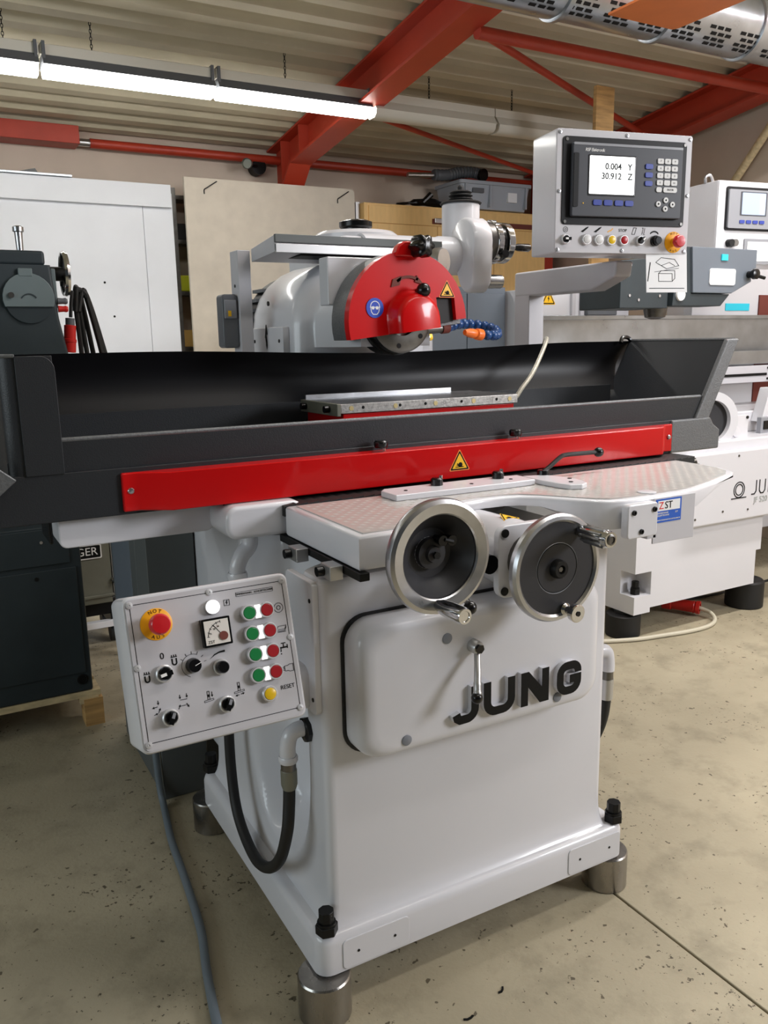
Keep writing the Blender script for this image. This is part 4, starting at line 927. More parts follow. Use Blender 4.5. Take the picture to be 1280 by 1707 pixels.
# ---------------- control panel at the left ----------------
PM = TM((-.206, -.0405, .9527), 0, math.radians(-16.57))
CP = G(PM).loft([[(a, y_, b) for a, b in rrect(-.165+o_, .165-o_, -.146+o_, .146-o_, .016, 6)] for y_, o_ in ((.112, .006), (.106, 0), (.006, 0), (.001, .003), (0, .008))]).build('control_panel', 'paint_white', GR, ang=40)
G(PM).prism(rrect(-.159, .159, -.140, .140, .012), 'y', -.0012, .0005).build('face_plate', 'paint_panel', CP, smooth=False)
F = PM @ Matrix.Translation((0, -.0012, 0))
g = G(F); g.prism(ribbon([(-.151, .13), (.151, .13), (.151, -.126), (-.151, -.126), (-.151, .13)], .0012), 'y', -.0004, .0002); g.build('border_line', 'print_black', CP, smooth=False)
for x, z in ((-.151, .13), (.001, .131), (.151, .131), (.152, .016), (.151, -.126), (-.151, -.128), (-.152, .014)):
    G(F).lathe([(.0065, 0), (.006, .0025), (.002, .003), (.0015, .0018), (0, .0018)], (x, 0, z), (0, -1, 0), 14).build('panel_screw', 'satin_chrome', CP)
estop(F, -.107, .088, CP)
b = G(F).lathe([(.0145, 0), (.0145, .004), (.0135, .006)], (.002, 0, .102), (0, -1, 0), 28).build('lamp_ring', 'satin_chrome', CP)
G(F).lathe([(.0135, .002), (.0133, .010), (.011, .013), (0, .014)], (.002, 0, .102), (0, -1, 0), 24).build('signal_lamp', 'lamp_white', CP)
mt0 = G(F).prism(rrect(-.0265, .0295, .027, .081, .002), 'y', -.014, 0).build('load_meter', 'black_plastic', CP, bev=.001)
G(F).box(-.0225, .0255, -.0146, -.0139, .031, .077).build('meter_face', 'meter_face', mt0, smooth=False)
g = G(F).prism(ribbon(circ(.012, .044, .029, 10, 175, 95, True), .0012), 'y', -.0149, -.0146).prism(ribbon([(.012, .045), (-.004, .067)], .0012), 'y', -.0151, -.0146)
for q in range(6):
    a = math.radians(175-16*q); g.prism(ribbon([(.012+.026*math.cos(a), .044+.026*math.sin(a)), (.012+.031*math.cos(a), .044+.031*math.sin(a))], .001), 'y', -.0149, -.0146)
g.text('ZST', .008, TP(-.012, -.0149, .036), .0002); g.text('15', .005, TP(-.012, -.0149, .052), .0002); g.text('20', .005, TP(-.004, -.0149, .060), .0002); g.text('30', .005, TP(.004, -.0149, .064), .0002)
g.build('meter_print', 'print_black', mt0, smooth=False)
G(F).prism(circ(.013, .045, .0085, 16), 'y', -.017, -.0146).build('meter_hub', 'rust', mt0)
for r in range(4):
    z = .0785-.041*r
    pb = G(F).loft([[(a, y_, b_) for a, b_ in rrect(.0565+o_, .1225-o_, z-.0145+o_, z+.0145-o_, .014-o_)] for y_, o_ in ((0, 0), (-.006, 0), (-.009, .002))]).build('double_button', 'satin_chrome', CP)
    for x, mt_ in ((.0712, 'button_green'), (.1078, 'button_red')):
        G(F).lathe([(.0158, .004), (.0158, .011), (.0148, .0125), (.0128, .0125), (.0122, .010)], (x, 0, z), (0, -1, 0), 28).build('button_ring', 'satin_chrome', pb)
        G(F).lathe([(.0124, .006), (.0124, .0118), (.011, .013), (0, .013)], (x, 0, z), (0, -1, 0), 24).build('button_cap', mt_, pb)
    G(F).prism([(.0840, z-.013), (.0950, z-.013), (.0925, z), (.0950, z+.013), (.0840, z+.013), (.0865, z)], 'y', -.0115, -.004).build('button_lens', 'lamp_white', pb, smooth=False)
pbutton(F, .09, -.085, 'yellow_button', CP, .0160, .0120)
selector(F, -.106, -.005, math.radians(-100), CP, .0165)
selector(F, -.106, -.087, math.radians(25), CP, .0160, 'dro_light'); selector(F, .003, -.086, math.radians(25), CP, .0160, 'dro_light')  # grey lever tips paint in the highlight on these handles
b = G(F).lathe([(.0155, 0), (.0155, .006), (.0135, .008), (.0115, .008), (.0115, .020), (.010, .023), (0, .023)], (.002, 0, -.014), (0, -1, 0), 28).build('rotary_knob', 'satin_chrome', CP)
G(F).lathe([(.0118, .008), (.0118, .021), (.010, .024), (0, .024)], (.002, 0, -.014), (0, -1, 0), 20).build('knob_cap', 'black_plastic', b)
b = G(F).lathe([(.0145, 0), (.013, .014), (.012, .017), (0, .017)], (-.05, 0, -.001), (0, -1, 0), 20).build('rotary_knob', 'black_plastic', CP)
G(F @ Matrix.Translation((-.05, -.0172, -.001)) @ Matrix.Rotation(math.radians(70), 4, 'Y')).box(-.0006, .0006, -.0004, 0, .0, .0125).build('knob_mark', 'print_white', b, smooth=False)
g = G(F)
for q in range(11):
    a = math.radians(225-27*q); rr_ = .022
    if q in (3, 4, 5, 6, 7, 8): g.prism(ribbon([(-.05+rr_*math.cos(a), -.001+rr_*math.sin(a)), (-.05+(rr_+.005)*math.cos(a), -.001+(rr_+.005)*math.sin(a))], .0008), 'y', -.0005, .0001)
g.prism(ribbon(circ(-.05, -.001, .0215, 16, 60, 250, True), .0007), 'y', -.0005, .0001); g.build('dial_scale', 'print_black', CP, smooth=False)
ps = lambda polys, mt_='print_black': dsym(polys, 'printed_symbol', mt_, F, CP, 1.0)
g = G(F); g.text('0', .017, TP(-.105, -.0004, .027), .0003); g.build('switch_lettering', 'print_black', CP, smooth=False)
g = G(F); g.text('RESET', .0115, TP(.131, -.0004, -.080), .0003); g.build('reset_lettering', 'print_black', CP, smooth=False)
g = G(F); g.text('ZIMMERMANN - SCHLEIFTECHNIK', .0052, TP(.0915, -.0004, .1175), .0003); g.prism(ribbon([(.053, .1135), (.13, .1135), (.13, .1215), (.053, .1215), (.053, .1135)], .0007), 'y', -.0004, .0001); g.build('maker_lettering', 'print_black', CP, smooth=False)
def magnet(cx, cz):
    return [ribbon([(cx-.004, cz+.004)]+circ(cx, cz-.004, .004, 6, 180, 360, True)+[(cx+.004, cz+.004)], .0026), [(cx-.006, cz+.006), (cx+.006, cz+.006), (cx+.006, cz+.0075), (cx-.006, cz+.0075)], ribbon([(cx-.004, cz+.0075), (cx-.004, cz+.011)], .0015), ribbon([(cx, cz+.0075), (cx, cz+.011)], .0015), ribbon([(cx+.004, cz+.0075), (cx+.004, cz+.011)], .0015)]
ps(magnet(-.0835, .015)); ps(magnet(-.137, -.007))
ps([ribbon([(.027, .111), (.038, .111), (.038, .1), (.027, .1), (.027, .111)], .0008), [(.033, .11), (.030, .105), (.032, .105), (.031, .101), (.035, .106), (.033, .106), (.035, .11)]])
ps([ringpoly(.1365, .078, .0095, .0009), ringpoly(.1365, .078, .004, .0011)])
ps([ribbon([(.126, .034), (.13, .041), (.147, .041), (.143, .034), (.126, .034)], .0009), ribbon([(.126, .031), (.143, .031), (.147, .038)], .0009), ribbon([(.128, .029), (.145, .029)], .0012)])
ps([ribbon([(.128, -.010), (.128, -.002), (.143, -.002)], .003), ribbon([(.135, -.002), (.135, .006)], .002), ribbon([(.130, .0065), (.140, .0065)], .002), circ(.1285, -.014, .0014, 8), ribbon([(.143, -.005), (.143, .003)], .002)])
ps([ribbon([(.131, -.049), (.138, -.049), (.141, -.051), (.149, -.051), (.149, -.037), (.141, -.037), (.138, -.039), (.131, -.039), (.131, -.049)], .0009), ribbon([(.124, -.041), (.131, -.041)], .0012), ribbon([(.124, -.044), (.131, -.044)], .0012), ribbon([(.124, -.047), (.131, -.047)], .0012)])
ps([[(-.016, .004), (-.006, .012), (.004, .0155), (.015, .0165), (.015, .0125), (.004, .0125), (-.006, .0095)]])
def arr(x0, z0, x1, z1, wd=.0012):
    d = Vector((x1-x0, z1-z0)); n_ = Vector((-d.y, d.x)).normalized()*.0022; e = Vector((x1, z1)); b_ = e-d.normalized()*.004
    return [ribbon([(x0, z0), tuple(b_)], wd), [tuple(e), tuple(b_+n_), tuple(b_-n_)]]
ps(arr(-.124, -.052, -.124, -.060)+arr(-.126, -.063, -.136, -.064)+arr(-.134, -.077, -.126, -.075)+arr(-.125, -.074, -.121, -.066))
ps(arr(-.083, -.050, -.083, -.058)+arr(-.070, -.050, -.070, -.058)+[ribbon([(-.083, -.06), (-.070, -.06)], .001)]+arr(-.088, -.076, -.084, -.068)+arr(-.072, -.068, -.068, -.076)[0:2]+[ribbon([(-.084, -.071), (-.072, -.071)], .001)])
ps([ribbon([(-.038, -.075), (-.02, -.073), (-.02, -.070), (-.038, -.072), (-.038, -.075)], .0008), ribbon([(-.031, -.071), (-.031, -.055), (-.027, -.055), (-.027, -.071), (-.031, -.071)], .0009), [(-.031, -.066), (-.027, -.066), (-.027, -.061), (-.031, -.061)]]+arr(-.022, -.057, -.022, -.067))
ps([ribbon([(.022, -.071), (.042, -.069), (.042, -.066), (.022, -.068), (.022, -.071)], .0008), ribbon([(.03, -.067), (.03, -.051), (.034, -.051), (.034, -.067), (.03, -.067)], .0009), [(.03, -.062), (.034, -.062), (.034, -.057), (.03, -.057)]]+arr(.031, -.0745, .023, -.0755)+arr(.034, -.074, .042, -.073))
# panel carrier
G().prism(rrect(.085, .18, .735, .84, .025), 'x', -.06, .052).build('panel_hinge_box', 'paint_white', GR, bev=.006)
G().box(-.12, -.05, .04, .16, .77, .83).build('panel_arm', 'paint_white', GR, bev=.004)
G().cyl((-.0, .11, .736), (-.0, .11, .722), .012, n=8).build('hinge_knob', 'black_plastic', GR)
# ---------------- steel blocks under the grinder ----------------
fb = G().lathe([(.060, 0), (.063, .003), (.063, .102), (.060, .106), (0, .106)], (.022, .030, 0), (0, 0, 1), 48).build('foot_block', 'steel_block', None, ang=30,
    label='round steel block under the front left corner of the main grinder, nearest the camera', cat='foot block', group='steel blocks under the grinder')
dup(fb, (.905, .025, 0), None, 'round steel block under the front right corner of the main grinder')
dup(fb, (.012, .885, 0), None, 'round steel block under the rear left corner of the main grinder')
dup(fb, (.905, .885, 0), None, 'round steel block under the rear right corner of the main grinder')
# ---------------- power cable ----------------
t = thing('power_cable', (-.1, .7, 0), 'grey power cable running across the floor from the dark cabinet behind the control panel', 'cable')
G().tube([(-.084, 1.30, .60), (-.084, 1.24, .40), (-.083, 1.17, .20), (-.082, 1.14, .06), (-.083, 1.10, .016), (-.098, 1.0, .0125), (-.116, .87, .0125), (-.133, .655, .0125), (-.156, .435, .0125), (-.188, .279, .0125), (-.217, .109, .0125), (-.245, -.10, .0125)], .0115, n=12, sub=8).build('cable', 'cable_grey', t)
# ---------------- dark cabinet behind the control panel ----------------
t = thing('hydraulic_cabinet', (.1, 1.5, 0), 'dark grey steel cabinet standing behind the control panel left of the grinder base', 'cabinet')
G().box(-.066, .22, 1.318, 1.75, 0, .98).build('body', 'cabinet_grey', t, bev=.004)
t2 = G().box(-.066, .095, 1.15, 1.315, 0, 1.0).build('front_section', 'cabinet_grey', t, bev=.004)
G().box(-.067, -.064, 1.40, 1.72, .05, .94).build('lit_side_panel', 'paint_bluegrey', t, bev=.002)  # same cabinet paint, made lighter to paint in the light on this side
# ---------------- case with lettering ----------------
t = thing('metal_case', (0, 2.85, .22), 'olive metal case with black and white lettering plate beside the dark machine', 'case')
G().box(-.4, .118, 2.8, 3.15, .24, .66).build('body', 'case_olive', t, bev=.006)
G().box(.118, .145, 2.795, 3.155, .235, .665).build('edge_strip', 'alu', t, bev=.003)
G().box(-.4, .118, 2.79, 2.80, .275, .29).build('lower_bead', 'case_olive', t, bev=.003)
pl_ = G().prism(rrect(-.22, .075, .485, .56, .008), 'y', 2.794, 2.80).build('name_plate', 'print_white', t, smooth=False)
G().prism(rrect(-.214, .069, .491, .554, .006), 'y', 2.7932, 2.794).build('plate_field', 'print_black', pl_, smooth=False)
G().text('GER', .058, TP(.003, 2.7928, .523), .0004).build('plate_lettering', 'print_white', pl_, smooth=False)
G().cyl((.125, 2.795, .36), (.125, 2.775, .36), .015).build('latch', 'chrome', t)
t = thing('trolley', (-.1, 2.9, 0), 'low trolley with a white edge carrying the olive metal case', 'trolley')
G().box(-.45, .17, 2.86, 3.2, .16, .235).build('deck', 'black_steel', t, bev=.004)
G().box(-.45, .17, 2.82, 2.86, .10, .135).build('front_rail', 'board_white', t, bev=.003)
for x in (-.4, .12):
    for y in (2.90, 3.14): G().cyl((x-.02, y, .05), (x+.02, y, .05), .05).build('wheel', 'rubber', t)
for x in (-.4, .12): G().box(x-.02, x+.02, 2.84, 3.16, .095, .165).build('bracket', 'black_steel', t, smooth=False)
t = thing('pipe_fitting', (.14, 2.60, 0), 'small dark valve fitting beside the olive metal case', 'fitting')
G().cyl((.13, 2.62, 0), (.13, 2.62, .30), .02, n=12).build('stem', 'steel_dark', t)
G().cyl((.08, 2.62, .30), (.20, 2.60, .31), .026, n=12).build('body', 'black_steel', t)
G().cyl((.17, 2.6, .36), (.23, 2.6, .30), .006, n=8).build('handle', 'black_steel', t)

# ---------------- dark milling machine on a pallet ----------------
t = thing('milling_machine', (-.65, 2.2, .15), 'dark grey machine tool with chrome handwheel standing on a pallet at the left edge', 'machine')
G().box(-1.35, -.157, 1.90, 2.75, .151, .86).build('base_cabinet', 'paint_dark', t, bev=.008)
G().box(-1.34, -.20, 1.893, 1.902, .705, .85).build('drawer_front', 'paint_dark', t, bev=.003)
G().box(-1.33, -.18, 1.893, 1.902, .235, .685).build('access_panel', 'paint_dark', t, bev=.003)
o = G().lathe([(.022, 0), (.022, .004), (.016, .005), (.015, .001), (0, .001)], (-.195, 1.90, .205), (0, -1, 0), 20).build('lifting_hole', 'black_steel', t)
G().cyl((-.33, 1.893, .655), (-.33, 1.891, .655), .008, n=10).build('screw', 'black_steel', t)
G().cyl((-.30, 1.893, .80), (-.30, 1.890, .80), .006, n=10).build('screw', 'steel', t)
G().loft([[(x, y, .86) for x, y in rrect(-1.0, -.12, 2.0, 2.6, .02)], [(x, y, 1.30) for x, y in rrect(-1.0, -.10, 2.05, 2.6, .02)]]).build('column', 'paint_dark', t)
G().loft([[(x, y, 1.29) for x, y in rrect(-1.0, -.105, 2.02, 2.6, .012)], [(x, y, 1.52) for x, y in rrect(-1.0, -.112, 2.02, 2.6, .012)], [(x, y, 1.66) for x, y in rrect(-1.0, -.135, 2.02, 2.6, .012)], [(x, y, 1.86) for x, y in rrect(-1.0, -.15, 2.02, 2.6, .012)]]).build('head', 'paint_dark', t, ang=25)
G().box(-1.0, -.165, 2.04, 2.58, 1.86, 1.915).build('head_lid', 'paint_dark', t, bev=.012, seg=3)
G().box(-.147, -.13, 2.05, 2.3, 1.70, 1.85).build('side_cover', 'paint_dark2', t, bev=.004)
bt = G().lathe([(.016, 0), (.016, .012), (.013, .014), (.0155, .085), (.021, .088), (.021, .105), (.017, .109), (0, .109)], (-.233, 2.2, 1.913), (0, 0, 1), 20).build('lifting_post', 'steel', t)
G().cyl((-.345, 2.15, 1.91), (-.345, 2.15, 1.935), .02).build('lid_knob', 'paint_dark', t)
dsc = [(-.207, 1.66)]+[]
DC = G().prism([(-.327, 1.702)]+circ(-.24, 1.735, .093, 16, 200, -20, True)[1:-1]+[(-.153, 1.702)], 'y', 2.004, 2.02).build('gear_cover', 'paint_dark2', t, bev=.002)
G().box(-.27, -.22, 2.002, 2.02, 1.815, 1.845).build('cover_hinge', 'paint_dark2', t, bev=.003)
G().prism(circ(-.24, 1.725, .085, 16, 185, 355, True), 'y', 2.012, 2.02).build('cover_recess', 'paint_dark', t, smooth=False)
G().prism(ribbon(circ(-.24, 1.72, .03, 8, 150, 30, True), .004), 'y', 2.001, 2.004).build('cover_arrow', 'paint_dark', t, smooth=False)
G().cyl((-.303, 2.006, 1.745), (-.303, 1.995, 1.745), .011, n=8).build('cover_bolt', 'steel_dark', t)
G().cyl((-.15, 2.12, 1.835), (-.09, 2.12, 1.835), .028).build('wheel_shaft', 'black_steel', t)
HWm = G().lathe([(.073, -.008), (.085, -.010), (.089, 0), (.085, .010), (.073, .008)], (-.085, 2.12, 1.835), (1, 0, 0), 40, closed=True).build('handwheel', 'chrome', t)
for k in range(3):
    a = math.radians(90+120*k); G().cyl((-.09, 2.12, 1.835), (-.085, 2.12+.08*math.cos(a), 1.835+.08*math.sin(a)), .011, n=10).build('spoke', 'black_steel', HWm)
G().cyl((-.11, 2.12, 1.835), (-.07, 2.12, 1.835), .022).build('hub', 'black_steel', HWm)
for z, mt_ in ((1.725, 'grey_plastic'), (1.695, 'plug_red')):
    G().lathe([(.013, 0), (.011, .02), (.013, .03), (.009, .037), (0, .038)], (-.135, 2.03, z), (1, 0, 0), 14).build('push_knob', mt_, t)
# hanging cable bundle with red plug
t = thing('cable_bundle', (-.02, 2.25, .9), 'black cable coil with red plug hung on the dark machine handwheel', 'cable')
for k, (dx, dy, w_) in enumerate(((0, 0, .0), (.012, .03, .03), (.03, .05, .05), (.045, .02, .08), (.055, .06, .10))):
    G().tube([(-.055+dx*.3, 2.13+dy*.3, 1.69), (-.045+dx*.6, 2.12+dy, 1.785-.004*k), (-.05+dx*.8+w_*.2, 2.14+dy, 1.73), (-.04+dx+w_*.5, 2.16+dy, 1.52), (-.03+dx+w_, 2.17+dy, 1.2), (-.04+dx+w_, 2.16+dy, 1.0)], .0105, n=8).build('cable_strand', 'rubber', t)
G().tube([(-.05, 2.13, 1.77), (-.03, 2.14, 1.775), (-.01, 2.14, 1.76), (-.005, 2.14, 1.745)], .012, n=8).build('cable_tie', 'rubber', t)
G().tube([(-.065, 2.1, 1.77), (-.075, 2.1, 1.71), (-.08, 2.1, 1.665)], .007, n=8).build('plug_lead', 'rubber', t)
G().lathe([(.012, 0), (.016, .02), (.023, .022), (.023, .075), (.026, .077), (.026, .088), (.024, .09), (.024, .128), (.02, .13), (0, .13)], (-.083, 2.1, 1.655), (-.1, 0, -1), 20).build('plug', 'plug_red', t)
G().cyl((-.083, 2.1, 1.662), (-.085, 2.1, 1.633), .018).build('plug_gland', 'grey_plastic', t)
# pallet
t = thing('pallet', (-.75, 2.3, 0), 'pale wooden pallet under the dark machine at the left', 'pallet')
for k in range(6): G().box(-1.4, -.13, 1.895+.155*k, 1.895+.155*k+.12, .125, .15).build('deck_board', 'pallet_wood', t, smooth=False)
for x in (-1.37, -.80, -.215): G().box(x, x+.075, 1.89, 2.78, .1, .124).build('stringer_board', 'pallet_wood', t, smooth=False)
for x in (-1.37, -.80, -.20):
    for y in (1.885, 2.3, 2.68): G().box(x, x+.075, y, y+.095, 0, .118 if x == -.20 and y < 2 else .099).build('block', 'wood', t, smooth=False)

# ---------------- second grinder ----------------
t = M2 = thing('surface_grinder', (3.3, 1.9, .14), 'second light grey surface grinder with grey wheel cover behind the first at the right', 'grinder')
fy = 1.42
g = G()
# body with the notched front left corner for the levelling bolt
g.box(2.43, 3.40, fy, 2.30, .36, .60).box(2.545, 3.36, fy, 2.30, .165, .36).box(2.43, 2.545, fy+.10, 2.30, .14, .36).box(2.43, 2.545, fy, fy+.10, .14, .235)
g.build('machine_base', 'paint_white', M2, smooth=False)
G().box(2.43, 3.6, fy, 2.3, .60, 1.0).build('upper_base', 'paint_white', M2, bev=.01)
b_ = bolt(2.485, fy+.05, .235, M2, .02, .07)
AP = G().prism([(2.75, .565), (4.3, .565), (4.3, .95), (2.75, .95)], 'y', 1.372, fy).build('front_apron', 'paint_white', M2, bev=.012, seg=3)
for x, z in ((2.79, .61), (3.0, .63), (2.79, .90), (3.2, .62), (3.1, .92)): G().cyl((x, 1.373, z), (x, 1.369, z), .006, n=10).build('screw', 'steel_dark', AP)
g = G(); Z2 = 1.371
g.prism(ribbon(circ(3.12, .735, .042, 24, 0, 360, True), .005), 'y', Z2-.001, Z2+.001).prism(ribbon(circ(3.12, .735, .029, 24, 0, 360, True), .005), 'y', Z2-.001, Z2+.001).prism(ribbon([(3.06, .690), (3.18, .690)], .005), 'y', Z2-.001, Z2+.001)
g.build('ring_logo', 'print_black', AP, smooth=False)
g = G()
for p in (ribbon([(3.22, .70), (3.245, .70), (3.258, .715), (3.258, .775)], .006), ribbon([(3.285, .775), (3.285, .715), (3.298, .70), (3.318, .70), (3.331, .715), (3.331, .775)], .006), ribbon([(3.36, .70), (3.36, .775), (3.405, .70), (3.405, .775)], .006), ribbon([(3.49, .765), (3.475, .775), (3.45, .775), (3.435, .76), (3.435, .715), (3.45, .70), (3.49, .70), (3.49, .74), (3.465, .74)], .006)):
    g.prism(p, 'y', Z2-.001, Z2+.001)
g.build('outline_lettering', 'print_black', AP, smooth=False)
G().text('JF 520', .045, TP(3.30, Z2-.0004, .665), .0004).build('pale_lettering', 'print_grey', AP, smooth=False)
G().cyl((2.70, 1.40, .90), (2.76, 1.36, .92), .02, n=12).build('stub_pipe', 'steel_dark', M2)
# table, ring, slides
G().box(2.9, 4.85, 1.62, 2.05, 1.0, 1.12).build('table', 'paint_white', M2, bev=.008)
G().lathe([(.11, 0), (.125, -.012), (.155, -.012), (.158, 0), (.155, .04), (.11, .04)], (3.02, 1.52, 1.10), (-.3, -1, 0), 48, closed=True).build('ring_cover', 'paint_white', M2)
G().lathe([(.112, .0), (.112, .03), (0, .03), (0, .0)], (3.025, 1.54, 1.10), (-.3, -1, 0), 40, closed=True).build('ring_window', 'wheel_grey', M2)
o = G().prism(rrect(3.12, 3.30, .955, 1.12, .01), 'y', 1.48, 1.50).build('corner_plate', 'paint_white', M2, bev=.004)
for x, z in ((3.285, 1.105), (3.285, .97)): G().cyl((x, 1.48, z), (x, 1.474, z), .008, n=10).build('screw', 'black_steel', o)
G().lathe([(.03, 0), (.028, .006), (0, .008)], (3.20, 1.48, 1.03), (0, -1, 0), 20).build('plate_cap', 'paint_white', o)
G().prism([(3.50, 1.06), (4.4, 1.06), (4.4, 1.25), (3.56, 1.25)], 'y', 1.55, 1.62).build('slide_cover', 'paint_white', M2, bev=.004)
G().box(3.46, 3.56, 1.52, 1.55, .99, 1.09).build('limit_switch', 'dro_light', M2, bev=.004)
G().box(3.48, 3.53, 1.515, 1.53, 1.02, 1.07).build('switch_cover', 'black_plastic', M2, bev=.003)
RL = G().box(3.2, 4.9, 1.85, 1.93, 1.26, 1.36).build('guide_rail', 'paint_panel', M2, bev=.004)
G().box(3.2, 3.92, 1.845, 1.851, 1.30, 1.315).build('rail_slot', 'print_black', RL, smooth=False)
G().box(3.98, 4.5, 1.845, 1.851, 1.30, 1.315).build('rail_slot', 'print_black', RL, smooth=False)
for x in (3.93, 3.965):
    for z in (1.28, 1.345): G().cyl((x, 1.851, z), (x, 1.843, z), .007, n=10).build('screw', 'black_steel', RL)
G().box(3.2, 4.9, 1.87, 1.93, 1.37, 1.45).build('rail_cover', 'galvanised', M2, bev=.004)
G().box(2.33, 4.93, 2.10, 2.115, 1.36, 1.664).build('splash_panel', 'galvanised', M2, bev=.003)
G().box(2.33, 4.93, 2.085, 2.12, 1.645, 1.668).build('panel_rim', 'galvanised', M2, bev=.003)
# column and electrics behind
G().box(2.62, 3.35, 2.45, 3.0, .2, 1.84).build('rear_cabinet', 'paint_white', M2, bev=.006)
triangle_sign(M2, TM((2.69, 2.4485, 1.775)), .085, 'flash')
for x in (2.86, 2.93): G().box(x, x+.03, 2.43, 2.452, 1.2, 1.84).build('cabinet_strip', 'paint_panel', M2, bev=.004)
G().box(2.96, 3.2, 2.40, 2.45, 1.68, 1.84).build('junction_box', 'grey_plastic', M2, bev=.005)
# wheel cover (grey) and spindle
G().prism([(2.30, 1.68), (2.62, 1.68), (2.62, 1.93), (2.30, 1.90)], 'y', 1.47, 1.75).build('head_block', 'paint_dark', M2, bev=.005)
for x, z in ((2.36, 1.88), (2.56, 1.88), (2.36, 1.74), (2.42, 1.72), (2.56, 1.74)): G().cyl((x, 1.47, z), (x, 1.466, z), .007, n=10).build('block_screw', 'steel', M2)
WC = G().prism([(2.76, 1.755), (3.045, 1.755), (3.19, 1.815), (3.19, 1.875), (3.222, 1.885), (3.222, 1.975), (2.74, 1.975)], 'y', 1.44, 1.56).build('wheel_cover', 'paint_bluegrey', M2, bev=.004)
G().prism([(2.63, 1.692), (2.98, 1.692), (3.045, 1.752), (2.76, 1.752), (2.736, 1.975), (2.66, 1.975)], 'y', 1.45, 1.60).build('cover_side', 'paint_dark', M2, bev=.004)
G().prism(rrect(2.87, 3.06, 1.795, 1.875, .012), 'y', 1.435, 1.44).build('type_plate', 'paper', WC, smooth=False)
G().box(2.95, 2.995, 1.434, 1.44, 1.915, 1.945).build('blue_sticker', 'cyan', WC, smooth=False)
G().lathe([(.018, 0), (.018, .02), (.026, .03), (.026, .05), (.013, .055), (0, .055)], (3.165, 1.44, 1.85), (0, -1, 0), 12).build('star_knob', 'black_plastic', WC)
G().cyl((3.18, 1.395, 1.84), (3.215, 1.38, 1.83), .009, n=8).build('knob_handle', 'black_plastic', WC)
G().box(2.655, 2.735, 1.48, 1.54, 1.965, 2.20).build('slide_column', 'paint_dark', M2, bev=.003)
for z in (2.02, 2.085, 2.15): G().cyl((2.71, 1.48, z), (2.71, 1.475, z), .008, n=10).build('slide_screw', 'steel', M2)
G().box(2.74, 2.80, 1.56, 1.7, 1.70, 2.20).build('slide_guide', 'paint_white', M2, bev=.003)
G().lathe([(.06, 0), (.05, .05), (.02, .06), (0, .06)], (2.60, 1.53, 1.69), (0, 0, -1), 24).build('spindle_nose', 'steel_dark', M2)
G().lathe([(.03, 0), (.028, .01), (0, .01)], (2.68, 1.45, 1.745), (0, -1, 0), 24).build('round_badge', 'print_white', M2)
# second display box
D2M = TM((3.116, 1.62, 2.34), math.radians(-8))
D2 = G(D2M).box(0, .60, .004, .24, -.425, .0).build('display_box', 'paint_white', M2, bev=.005)
def d2(name, mt_, x0, x1, z0, z1, y0, y1, r=.004): return G(D2M).prism(rrect(x0, x1, z0, z1, r), 'y', y0, y1).build(name, mt_, D2, smooth=False)
d2('front_plate', 'paint_white', .002, .598, -.424, -.002, -.001, .004)
d2('display_frame', 'dro_frame', .05, .50, -.25, -.03, -.006, -.001, .012)
d2('readout_unit', 'dro_light', .06, .48, -.24, -.045, -.018, -.006, .008)
d2('screen_bezel', 'dro_body', .135, .315, -.175, -.055, -.0195, -.018)
d2('screen', 'screen_off', .145, .305, -.17, -.06, -.0210, -.0195)
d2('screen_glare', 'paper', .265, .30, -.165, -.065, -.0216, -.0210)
for k in range(4): d2('soft_key', 'key_blue', .135+.045*k, .168+.045*k, -.215, -.198, -.022, -.018)
for k in range(3): d2('soft_key', 'key_blue', .335, .365, -.10-.03*k, -.085-.03*k, -.022, -.018)
for k in range(5): d2('number_key', 'key_grey', .385, .405, -.085-.03*k, -.068-.03*k, -.022, -.018)
d2('menu_screen', 'dro_light', .19, .58, -.42, -.29, -.008, -.001); d2('menu_field', 'paper', .21, .56, -.405, -.305, -.010, -.008)
for x, mt_ in ((.085, 'black_steel'), (.112, 'steel_dark')): G(D2M).lathe([(.02, 0), (.018, .03), (0, .03)], (x, -.001, -.315), (0, -1, 0), 16).build('key_switch', mt_, D2)
G(D2M).tube([(-.0, .1, .0), (.0, .1, .03), (.03, .1, .04), (.05, .1, .01)], .008, n=8).build('cable_gland', 'steel', D2)
G().box(3.55, 3.80, 2.125, 2.19, 1.0, 2.12).box(3.45, 3.80, 1.86, 2.13, 2.02, 2.12).build('display_support', 'paint_white', M2, bev=.004)
EC = G().box(3.85, 4.7, 2.2, 2.6, .2, 1.98).build('electrical_cabinet', 'paint_white', M2, bev=.006)
G().box(3.94, 4.17, 2.196, 2.20, 1.70, 1.745).build('cyan_tape', 'cyan', EC, smooth=False)
G().box(4.26, 4.5, 2.19, 2.2, 1.1, 1.80).build('cabinet_door_gap', 'rust', EC, smooth=False)
# feet, plug and lead below
f1 = G().lathe([(.085, 0), (.09, .006), (.09, .115), (.085, .12), (.05, .122), (.05, .138), (0, .138)], (2.47, 1.53, 0), (0, 0, 1), 40).build('machine_foot', 'rubber', None, ang=30,
    label='black round machine foot under the left corner of the second grinder', cat='machine foot', group='black feet of the second grinder')
G().lathe([(.10, 0), (.105, .006), (.105, .15), (.095, .16), (.05, .162), (0, .162)], (3.42, 1.52, 0), (0, 0, 1), 40).build('machine_foot', 'rubber', None, ang=30,
    label='black round machine foot at the far right under the second grinder', cat='machine foot', group='black feet of the second grinder')
t = thing('floor_plug', (2.95, 1.55, 0), 'red industrial plug with beige lead lying under the second grinder', 'plug')
G().lathe([(.03, 0), (.036, .01), (.033, .02), (.031, .13), (.037, .135), (.037, .18), (.03, .185), (0, .185)], (3.03, 1.53, .05), (-.5, .86, .02), 20).build('plug_body', 'plug_red', t)
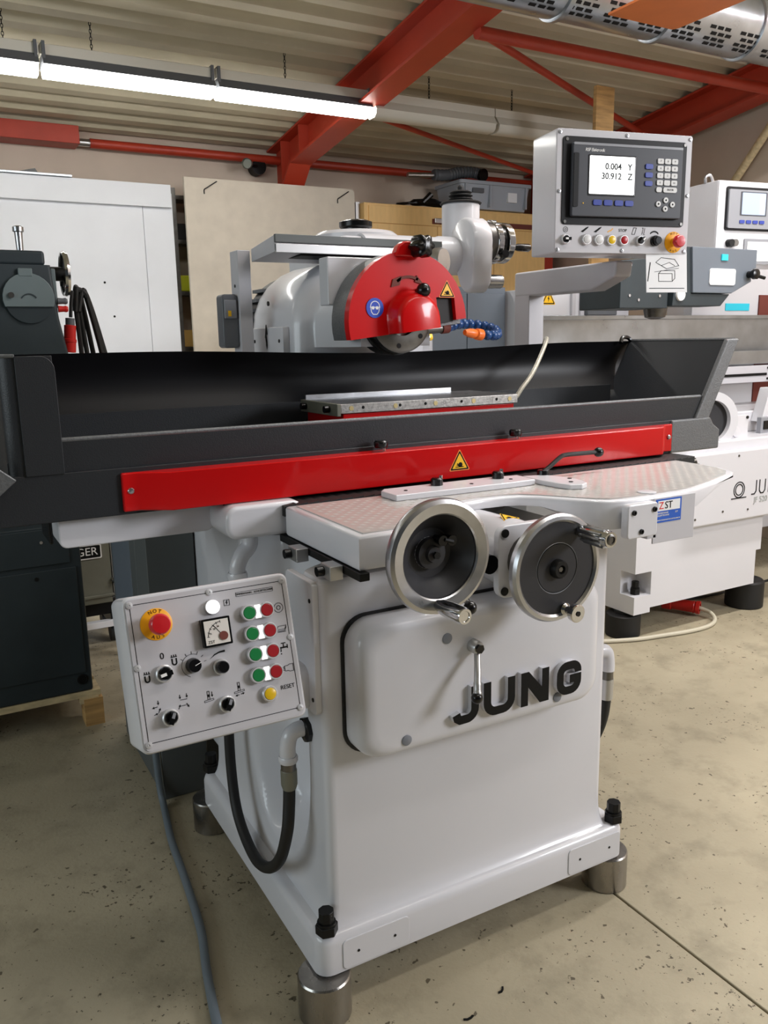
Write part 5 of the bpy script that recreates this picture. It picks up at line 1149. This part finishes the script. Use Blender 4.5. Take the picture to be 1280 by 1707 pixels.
G().lathe([(.037, 0), (.037, .02), (.025, .02), (.025, .0)], (3.04, 1.512, .05), (-.5, .86, .02), 20, closed=True).build('plug_collar', 'plug_red', t)
G().tube([(3.035, 1.525, .05), (3.06, 1.46, .035), (3.03, 1.40, .015), (2.93, 1.355, .012), (2.78, 1.35, .012), (2.60, 1.38, .012), (2.45, 1.41, .012), (2.30, 1.47, .012), (2.15, 1.55, .012)], .011, n=10).build('lead', 'cable_beige', t)
G().tube([(3.9, 1.7, .03), (3.6, 1.72, .012), (3.33, 1.72, .012), (3.15, 1.76, .012), (3.0, 1.9, .012)], .008, n=8).build('black_lead', 'rubber', None, label='thin black lead on the floor behind the second grinder foot', cat='cable')
# small chips on the floor
for (x, y, a, l_, lab) in ((.417, -.13, .3, .022, 'small dark chip on the floor in front of the grinder base, nearer its right end'), (.30, -.16, -.2, .026, 'curved dark chip on the floor close to the grinder base'), (.34, -.33, .1, .02, 'small curved dark chip on the floor at the bottom of the photo')):
    G(TM((x, y, 0), a)).prism(ribbon([(-l_/2, .0), (-l_*.15, -.003), (l_*.2, -.001), (l_/2, .004)], .005), 'z', .0, .0025).build('metal_chip', 'print_black', None, smooth=False, label=lab, cat='chip', group='dark chips on the floor')

# ---------------- fold anything deeper than thing > part > sub-part into its sub-part ----------------
def depth(o):
    d = 0
    while o.parent: o = o.parent; d += 1
    return d
deep = [o for o in bpy.data.objects if o.type == 'MESH' and depth(o) == 3]
byp = {}
for o in deep: byp.setdefault(o.parent, []).append(o)
for p, kids in byp.items():
    bm = bmesh.new(); bm.from_mesh(p.data); mats = [m_ for m_ in p.data.materials]
    for k in kids:
        mtl = k.data.materials[0]
        if mtl not in mats: mats.append(mtl)
        idx = mats.index(mtl); tmp = k.data.copy(); tmp.transform(Matrix.Translation(k.location))
        n0 = len(bm.faces); bm.from_mesh(tmp); bm.faces.ensure_lookup_table()
        for f_ in bm.faces[n0:]: f_.material_index = idx
        bpy.data.meshes.remove(tmp)
    for m_ in mats[len(p.data.materials):]: p.data.materials.append(m_)
    bm.to_mesh(p.data); bm.free()
    for k in kids: bpy.data.objects.remove(k)
